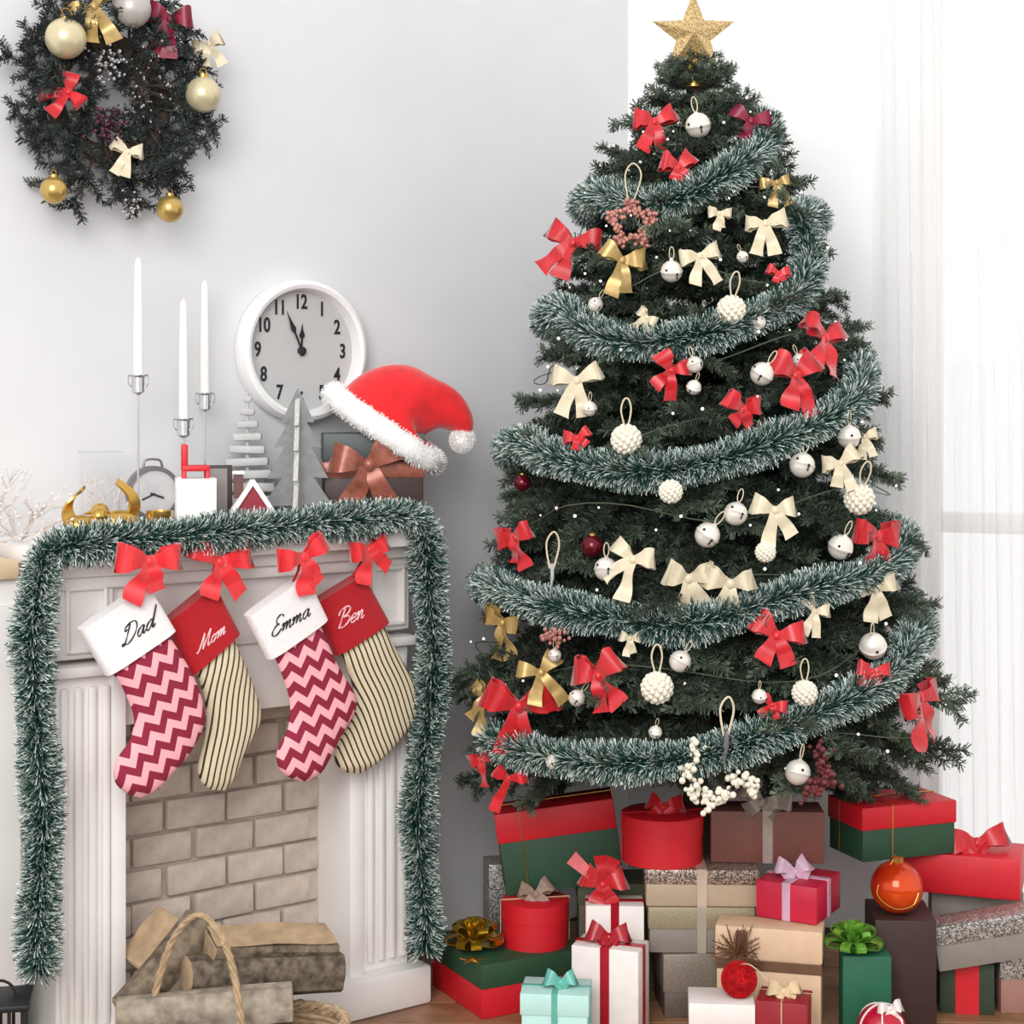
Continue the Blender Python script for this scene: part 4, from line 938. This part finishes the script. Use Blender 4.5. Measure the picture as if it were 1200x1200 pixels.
# ------------------------------------------------------------------ log basket and logs
LX, LY = FW(.30, -.22, 0).xy
bk = thing('log_basket', 'oval wicker log basket with an arched handle before the fireplace', 'basket', (LX, LY, 0), YAW - R(20))
WICK = mat('wicker', (176, 150, 118), .8, var=.25, nscale=60, bump=.3); ea, eb, bh = .215, .125, .125
MB().lathe([(1, 0), (1, .012), (.0005, .012)], 32, M=Matrix.Diagonal((ea * .92, eb * .92, 1))).build('base', WICK, bk)
for k in range(10):
    z = .014 + k * .0115; f = .93 + .07 * z / bh
    MB().tube([(ea * f * math.cos(a_) * (1 + .012 * math.sin(16 * a_ + k * math.pi)), eb * f * math.sin(a_) * (1 + .02 * math.sin(16 * a_ + k * math.pi)), z) for a_ in [2 * math.pi * i / 64 for i in range(64)]], .0062, 6, closed=True).build('weave_row', WICK, bk)
rim_ = MB()
for ph in (0, math.pi): rim_.tube([((ea + .006 * math.cos(24 * a_ + ph)) * math.cos(a_), (eb + .006 * math.cos(24 * a_ + ph)) * math.sin(a_), bh + .006 * math.sin(24 * a_ + ph)) for a_ in [2 * math.pi * i / 120 for i in range(120)]], .0065, 6, closed=True)
rim_.build('rim', WICK, bk)
def lp_(px, py, Y):
    q = Matrix.Rotation(-(YAW - R(20)), 3, 'Z') @ (P(px, py, Y) - Vector((LX, LY, 0))); return q
hp_ = smooth_path([lp_(176, 1205, 3.19), lp_(183, 1160, 3.18), lp_(203, 1100, 3.17), lp_(232, 1072, 3.16), lp_(258, 1095, 3.14), lp_(274, 1140, 3.13), lp_(283, 1200, 3.12)], 8)
hb_ = MB()
for ph in (0, 2.09, 4.19):
    hb_.tube([p_ + Vector((.0035 * math.cos(i * .9 + ph), .0035 * math.sin(i * .9 + ph), 0)) for i, p_ in enumerate(hp_)], .0042, 6)
hb_.build('handle', WICK, bk)
BARKL = mat('log_bark', (96, 82, 68), .95, var=.4, nscale=40, bump=1., col2=(146, 130, 110)); WOOD = mat('cut_wood', (176, 150, 120), .85, var=.18, nscale=35, bump=.3)
BARKD = mat('log_bark_dark', (74, 64, 54), .95, var=.4, nscale=55, bump=1., col2=(124, 110, 94)); BARKP = mat('log_bark_pale', (138, 126, 112), .95, var=.25, nscale=40, bump=.8, col2=(172, 160, 144))
def log(label, a_, b_, r, m, seed, split=False):
    rs = random.Random(seed); a_, b_ = Vector(a_), Vector(b_); mid = (a_ + b_) / 2; L = (b_ - a_).length; d = (b_ - a_).normalized()
    t = thing('log', label, 'log', mid, 0, 'firewood logs'); t.rotation_mode = 'QUATERNION'; t.rotation_quaternion = d.to_track_quat('X', 'Z')
    n, k = 18, 9; vs_ = []; ph = [rs.uniform(0, 6) for _ in range(4)]
    def rad(an, u):
        q = r * (1 + .07 * math.sin(3 * an + ph[0] + u * 2) + .05 * math.sin(7 * an + ph[1]) + .04 * math.sin(5 * u + ph[2]))
        return q
    for i in range(k):
        u = i / (k - 1)
        for j in range(n):
            an = 2 * math.pi * j / n; q = rad(an, u); y, z = q * math.cos(an), q * math.sin(an)
            if split: z = min(z, r * (.12 + .25 * (y / r)))
            vs_.append(((u - .5) * L, y, z))
    fs = [(i * n + j, i * n + (j + 1) % n, (i + 1) * n + (j + 1) % n, (i + 1) * n + j) for i in range(k - 1) for j in range(n)]
    MB().add(vs_, fs).build('bark', m, t)
    for e, i in ((-1, 0), (1, k - 1)):
        ring_ = [Vector(v) for v in vs_[i * n:(i + 1) * n]]
        inner = [Vector((v.x + e * .002, v.y * .86, v.z * .86)) for v in ring_]; cc = sum(inner, Vector()) / n
        MB().add([tuple(v) for v in ring_ + inner] + [tuple(cc)], [(j, (j + 1) % n, n + (j + 1) % n, n + j) for j in range(n)] + [(n + j, n + (j + 1) % n, 2 * n) for j in range(n)]).build('cut_end', WOOD, t)
    if split:
        pl_ = []
        for i in range(k):
            u = i / (k - 1)
            for y in (-.98, -.4, .2, .9): pl_.append(((u - .5) * L * .99, y * r * .93, r * (.12 + .25 * y) + .005 + .002 * math.sin(9 * u + y * 3)))
        MB().add(pl_ + [(x, y, z - .006) for x, y, z in pl_], [(i * 4 + j, i * 4 + j + 1, i * 4 + j + 5, i * 4 + j + 4) for i in range(k - 1) for j in range(3)]).build('split_face', WOOD, t)
    return t
log('pale log lying lowest along the front of the basket', P(138, 1190, 3.17), P(342, 1175, 3.22), .036, BARKP, 1)
log('thick dark barked log lying across the basket towards the right', P(218, 1146, 3.24), P(397, 1138, 3.38), .040, BARKD, 2)
log('split log with a pale wood face on top of the pile', P(246, 1102, 3.28), P(388, 1098, 3.40), .044, BARKL, 3, True)
log('grey brown log leaning steeply at the left of the pile', P(148, 1185, 3.22), P(236, 1082, 3.34), .036, BARKL, 4)
log('beige split log standing behind the leaning log at the left', P(156, 1130, 3.35), P(200, 1072, 3.40), .040, BARKL, 5, True)
log('short log at the bottom of the basket under the others', P(220, 1218, 3.27), P(315, 1212, 3.30), .038, BARKD, 6)
# ------------------------------------------------------------------ parcels
def parcel(name, label, loc, size, rz, body, lid=None, lidh=.3, cat='gift box', tilt=0, ribbon=None, rw_=.018, bands='xy', bow_=None, string=None, group='parcels under the tree', lidtop=None):
    """size = width, depth, height; loc = base centre"""
    t = thing(name, label, cat, loc, (0, -tilt, rz), group); W, D, H = size
    hb_ = H * (1 - lidh) + .004 if lid else H
    MB().bbox((0, 0, hb_ / 2), (W, D, hb_), .0025).build('body', body, t)
    if lid:
        lo_ = MB().bbox((0, 0, H - H * lidh / 2), (W + .006, D + .006, H * lidh), .0025).build('lid', lid, t)
    ww, dd_ = W + (.0085 if lid else .0025), D + (.0085 if lid else .0025)
    if ribbon:
        if 'x' in bands: MB().bbox((0, 0, H / 2 + .0006), (rw_, dd_, H + .0022), .0006, 1).build('ribbon', ribbon, t)
        if 'y' in bands: MB().bbox((0, 0, H / 2 + .0006), (ww, rw_, H + .0022), .0006, 1).build('ribbon', ribbon, t)
        if 'h' in bands: MB().bbox((0, 0, H * .62), (ww, dd_, rw_), .0006, 1).build('ribbon', ribbon, t)
    if string:
        x, y, z = ww / 2, dd_ / 2, H + .0012
        sb = MB().tube([(string[1], -y, .004), (string[1], -y, z), (string[1], y, z), (string[1], y, .004)], .0013, 5); sb.build('string', string[0], t)
        sb = MB().tube([(-x, .02, .004), (-x, .02, z), (x, .02, z), (x, .02, .004)], .0013, 5); sb.build('string', string[0], t)
    if bow_:
        m, S, (bx, by), seed = bow_
        b = bpy.data.objects.new('bow', None); C.objects.link(b); b.parent = t; b.location = (bx, by, H + S * .32); b.rotation_euler = (R(-20), 0, -rz)
        bow_parts(b, S, m, random.Random(seed), 2, .25)
    return t
def near(px, Y): return xat(px, Y), Y
def from_corner(c, W, D, th, side):
    """base centre from the near corner; side -1 = near corner is front left, +1 = front right"""
    u = Vector((math.cos(th), math.sin(th))); v = Vector((-math.sin(th), math.cos(th)))
    q = Vector(c) - u * side * W / 2 + v * D / 2
    return q.x, q.y
GS = (GOLD, 0)
x, y = from_corner(near(565, 3.635), .25, .25, R(28), -1)
parcel('gift_box', 'red box with a dark green lid on the floor next to the fireplace', (x, y, 0), (.25, .25, .117), R(28), RED, GREEN, .45)
AXY = (x, y)
def round_box(label, px, Y, r, z, h, m, strm, seed, bowm=None):
    t = thing('round_gift_box', label, 'gift box', (xat(px, Y), Y, z), .2, 'round red gift boxes')
    MB().lathe([(r * .97, 0), (r * .97, h * .72), (.0005, h * .72)], 40).build('body', m, t)
    MB().lathe([(r, h * .6), (r, h - .002), (r - .003, h), (.0005, h)], 40).build('lid', m, t)
    MB().tube([(r + .002, 0, .002), (r + .002, 0, h + .001), (-r - .002, 0, h + .001), (-r - .002, 0, .002)], .0014, 5).build('string', strm, t)
    b = bpy.data.objects.new('bow', None); C.objects.link(b); b.parent = t; b.location = (0, -.01, h + .012); b.rotation_euler = (R(-35), 0, -.2)
    bow_parts(b, .042, bowm or strm, random.Random(seed), 2, .5)
    return t
round_box('round red box with a taupe bow on the green lidded box', 627, 3.79, .076, .117, .098, RED, TWINE, 41, mat('taupe_organza', (150, 124, 110), .5, var=.2, nscale=90))
def foil_bow(name, label, loc, r, m, seed, n=16, group='foil bows'):
    rs = random.Random(seed); t = thing(name, label, 'bow', loc, 0, group)
    for k in range(n):
        lay = k * 3 // n; a_ = k * 2.4; el = R((14, 44, 74)[lay]); rr = r * (1, 1., .95)[lay]; d = Vector((math.cos(a_) * math.cos(el), math.sin(a_) * math.cos(el), math.sin(el))); sd = Vector((-math.sin(a_), math.cos(a_), 0)); up = d.cross(sd)
        if up.z < 0: up = -up
        pth = smooth_path([up * .002, d * rr * .5 + up * rr * .26, d * rr * .95 + up * rr * .16, d * rr, d * rr * .9 - up * rr * .06, d * rr * .45, Vector((0, 0, .002))], 2)
        MB().strip([p_ + Vector((0, 0, .006)) for p_ in pth], [sd * r * .17] * len(pth), .0012).build('loop', m, t)
    MB().ball((0, 0, .012), r * .2, 10, 8).build('centre', m, t)
FOILG = mat('gold_foil', (188, 150, 40), .18, metal=.85, var=.25, nscale=50); FOILGR = mat('green_foil', (70, 140, 40), .25, metal=.3, var=.35, nscale=50, col2=(130, 190, 70))
foil_bow('foil_bow', 'shiny gold foil bow on the dark green lid by the fireplace', (xat(556, 3.74), 3.74, .117), .066, FOILG, 51, 22)
q = thing('gold_star', 'flat gold star lying on the dark green lid before the foil bow', 'star', (xat(553, 3.665), 3.665, .1175), .3)
ps = [((.028 if k % 2 == 0 else .012) * math.cos(k * math.pi / 5), (.028 if k % 2 == 0 else .012) * math.sin(k * math.pi / 5)) for k in range(10)]
MB().add([(a_, b_, 0) for a_, b_ in ps] + [(a_, b_, .002) for a_, b_ in ps] + [(0, 0, .005), (0, 0, 0)], [(10 + k, 10 + (k + 1) % 10, 20) for k in range(10)] + [(k, (k + 1) % 10, 10 + (k + 1) % 10, 10 + k) for k in range(10)] + [((k + 1) % 10, k, 21) for k in range(10)]).build('star_plate', GOLD, q, False)
WG_ = mat('white_wrap', (238, 230, 226), .45, var=.04); DR = mat('deep_red_satin', (166, 14, 34), .3, var=.15, nscale=60)
x, y = from_corner(near(748, 3.515), .145, .085, R(-20), 1)
parcel('gift_box', 'tall white parcel with a flat deep red ribbon at the very front', (x, y, 0), (.145, .085, .182), R(-20), WG_, None, ribbon=DR, rw_=.02, bow_=(DR, .045, (0, -.01), 61))
parcel('gift_box', 'white parcel topped by the big red bow', (xat(720, 3.70), 3.70, 0), (.125, .085, .236), R(-2), WG_, None, ribbon=DR, rw_=.018)
tp = thing('large_bow', 'big bright red bow standing on the white parcel', 'bow', (xat(706, 3.69), 3.685, .275), (R(-8), R(-8), 0)); bow_parts(tp, .052, REDRIB, random.Random(62), 2, .5)
for k in range(3):
    a_ = R((-42, 4, 34)[k]); d = Vector((math.sin(a_), 0, math.cos(a_))); MB().strip(smooth_path([(0, 0, 0), d * .035 + Vector((0, -.012, 0)), d * (.088, .06, .06)[k]], 4), [Vector((d.z, .2, -d.x)) * (.006 + .0012 * j) for j in range(9)], .0015).build('tail', REDRIB, tp)
AQ = mat('aqua_card', (186, 226, 220), .5, var=.04); AQR = mat('teal_satin', (98, 176, 162), .3, var=.12)
parcel('gift_box', 'small pale aqua box with a teal ribbon in front', (xat(652, 3.45), 3.45, 0), (.132, .10, .135), R(-6), AQ, AQ, .32, ribbon=AQR, rw_=.012, bow_=(AQR, .036, (.01, -.01), 63))
KH = mat('khaki_card', (92, 92, 72), .6, var=.06)
parcel('gift_box', 'plain khaki box behind the big red bow', (.235, 3.89, 0), (.17, .12, .236), 0, KH, KH, .2)
parcel('gift_box', 'silver glitter box at the back by the wall', (-.02, 4.04, 0), (.085, .085, .235), R(10), GLITG, None)
parcel('gift_box', 'large tilted green box with a red lid under the lowest left branches', (.118, 3.862, .232), (.262, .115, .185), 0, GREEN, RED, .36, tilt=R(8), string=(GOLD, -.08))
# middle stack
parcel('gift_box', 'dark grey shimmering box at the bottom of the middle stack', (xat(822, 3.72), 3.725, 0), (.185, .145, .136), R(4), mat('dark_taupe_shimmer', (104, 94, 86), .4, metal=.3, var=.2, nscale=200), mat('taupe_shimmer', (140, 130, 120), .4, metal=.3, var=.2, nscale=200), .6)
parcel('gift_box', 'grey box with a khaki lid in the middle of the stack', (.407, 3.725, .137), (.222, .145, .098), R(-1), GREY, mat('khaki_shimmer', (156, 144, 118), .45, metal=.2, var=.15, nscale=200), .48, ribbon=mat('greige_satin', (170, 160, 144), .35), rw_=.02, bands='x')
parcel('gift_box', 'beige box with a glittering taupe lid under the brown parcel', (.409, 3.728, .236), (.238, .15, .079), R(-2), mat('beige_card', (180, 160, 136), .55, var=.05), GLIT, .4, ribbon=TAPE, rw_=.022, bands='x')
t = round_box('round red box with a red bow beside the brown parcel', 776, 3.735, .090, .316, .105, RED, REDRIB, 42)
tt = parcel('gift_box', 'long brown parcel with a grey ribbon on top of the middle stack', (xat(897, 3.75), 3.75, .3165), (.245, .10, .112), R(-3), BROWN, None, ribbon=mat('grey_satin_edge', (168, 152, 144), .35, var=.1), rw_=.022, bands='x')
GB_ = mat('taupe_bow_satin', (150, 134, 124), .35, var=.2, nscale=50)
b = bpy.data.objects.new('bow', None); C.objects.link(b); b.parent = tt; b.location = (-.012, -.035, .128); b.rotation_euler = (R(-25), R(6), 0); bow_parts(b, .058, GB_, random.Random(70), 2, .3)
PINK = mat('crimson_wrap', (196, 30, 62), .4, var=.08); LIL = mat('lilac_satin', (206, 168, 190), .35, var=.1)
x, y = from_corner(near(957, 3.56), .135, .15, R(-30), 1)
tanb = from_corner(near(962, 3.52), .215, .076, R(-14), 1)
tb_ = parcel('gift_box', 'tall tan box with a brown band and a raffia tuft', (tanb[0], tanb[1], 0), (.215, .076, .222), R(-14), TAN, TAN, .30)
MB().bbox((0, 0, .143), (.2185, .0795, .022), .0006, 1).build('ribbon', mat('brown_satin', (112, 82, 62), .4, var=.1), tb_)
rf = MB(); rs = random.Random(8); MB().bbox((-.055, -.0425, .185), (.024, .004, .06), .001).build('ribbon_end', MATS['brown_satin'], tb_)
for k in range(90):
    a_ = rs.uniform(0, 6.28); l_ = rs.uniform(.03, .065); d = Vector((math.cos(a_), -abs(rs.gauss(0, .3)), math.sin(a_) * (1.1 if math.sin(a_) > 0 else .7))); c0 = Vector((-.06, -.044, .165))
    rf.tube(smooth_path([c0, c0 + d * l_ * .5 + Vector((rs.gauss(0, .006), -.004, rs.gauss(0, .006))), c0 + d * l_], 3), .0011, 4)
o = rf.build('raffia_tuft', mat('raffia', (106, 68, 42), .8, var=.3, nscale=60), tb_); o['kind'] = 'stuff'
parcel('gift_box', 'crimson parcel with a lilac ribbon on the tan box', (x, y, .2235), (.135, .15, .078), R(-30), PINK, None, ribbon=LIL, rw_=.018, bow_=(LIL, .042, (0, -.02), 64))
parcel('gift_box', 'small white box carrying a red pompom at the front', (xat(845, 3.43), 3.43, 0), (.125, .095, .122), R(-5), WG_, WG_, .4)
pq = thing('red_pompom', 'fluffy red pompom lying on the small white box', 'pompom', (xat(866, 3.425), 3.425, .122 + .034)); RPOM = mat('red_yarn', (200, 14, 24), .9, var=.2, nscale=60)
MB().ball((0, 0, 0), .032, 18, 12).build('yarn_ball', RPOM, pq); dd = np.random.normal(size=(4000, 3)); dd /= np.linalg.norm(dd, axis=1)[:, None]
o = link('yarn_fibres', needles_mesh('yarn_fibres', dd * .030, dd, np.full(4000, .0065), .0014, RPOM), pq); o['kind'] = 'stuff'
MB().tube(smooth_path([(0, 0, .03), (.02, -.02, .036), (.05, -.02, .01), (.065, -.01, -.02)], 5), .0012, 5).build('twine_tail', TWINE, pq)
parcel('gift_box', 'dark red parcel tied with cream twine at the front', (xat(919, 3.41), 3.41, 0), (.103, .09, .130), R(-16), mat('wine_card', (146, 22, 36), .5, var=.08), None, string=(TWINE, .0), bow_=(TWINE, .034, (.0, -.01), 65))
# right side
EMER = mat('emerald_card', (28, 98, 70), .55, var=.08)
parcel('gift_box', 'emerald green box under the green foil bow', (xat(1014, 3.545), 3.548, 0), (.10, .055, .172), R(-2), EMER, None)
foil_bow('foil_bow', 'bright green foil bow on the emerald box', (xat(1000, 3.545), 3.545, .172), .062, FOILGR, 52, 22)
rb = thing('ribbon_ball', 'red and pink ball tied with white ribbon at the bottom right', 'ornament', (xat(1033, 3.44), 3.44, .052), 0); MB().ball((0, 0, 0), .05, 24, 16).build('ball', mat('crimson_ball', (176, 16, 48), .3, var=.15), rb)
rr = MB()
for ax in range(3):
    rr.tube([Matrix.Rotation(R(60 * ax + 20), 3, 'Z') @ Vector((.051 * math.cos(a_), 0, .051 * math.sin(a_))) for a_ in [2 * math.pi * k / 30 for k in range(30)]], .0018, 5, closed=True)
rr.build('ribbon', WG_, rb); b = bpy.data.objects.new('bow', None); C.objects.link(b); b.parent = rb; b.location = (.012, -.025, .05); bow_parts(b, .026, WG_, random.Random(66), 2, .8)
parcel('gift_box', 'dark brown box standing in the shadow under the glass ball', (.834, 3.67, 0), (.128, .16, .225), R(-4), DBROWN, None)
bpy.context.view_layer.update()
ob = thing('glass_ball', 'large glossy red glass ball with painted orange reflections on the dark brown box', 'ornament', (.822, 3.645, .225 + .056)); 
MB().ball((0, 0, 0), .056, 28, 18).build('ball', mat('red_glass_orange_reflection', (176, 12, 20), .12, metal=.25, var=.1, nscale=11, col2=(222, 76, 22), detail=0), ob); MB().lathe([(.014, .053), (.014, .064), (.0005, .066)], 14).build('cap', GOLD, ob)  # orange blotches in the base colour stand in for reflections on red glass
MB().tube(smooth_path([(-.01, -.01, .06), (-.05, -.035, 0), (-.02, -.055, -.03), (.02, -.055, -.025), (.035, -.048, 0)], 6), .001, 5).build('cord', GOLD, ob)
x, y = from_corner(near(1011, 3.705), .235, .14, R(20), -1)
parcel('gift_box', 'dark green box with a red lid beside the curtain', (x, y, .3165), (.235, .14, .118), R(20), GREEN, RED, .42, string=(GOLD, -.045))
x, y = from_corner(near(1140, 3.73), .165, .16, R(-24), 1)
parcel('gift_box', 'bright red parcel with a red bow at the right edge', (x + .045, y + .01, .2265), (.27, .16, .088), R(-20), RED, None, bow_=(REDRIB, .062, (.04, -.03), 67))
parcel('gift_box', 'plain grey box hidden behind the tilted grey box', (1.05, 3.87, 0), (.2, .11, .225), R(-10), GREY, None)
parcel('gift_box', 'red and green box on the floor under the tilted grey box', (.985, 3.715, 0), (.115, .09, .108), R(-8), mat('dark_green_wrap', (48, 62, 44), .6, var=.1), None, ribbon=RED, rw_=.05, bands='x')
parcel('gift_box', 'pinkish brown box with a silver glitter lid at the right edge', (1.12, 3.72, 0), (.13, .10, .134), R(-3), mat('rose_brown_card', (158, 116, 104), .55, var=.06), GLITG, .45)
parcel('gift_box', 'tilted grey box with a silver glitter lid at the right edge', (1.038, 3.672, .1225), (.265, .075, .095), R(3), GREY, GLITG, .42, tilt=R(8))
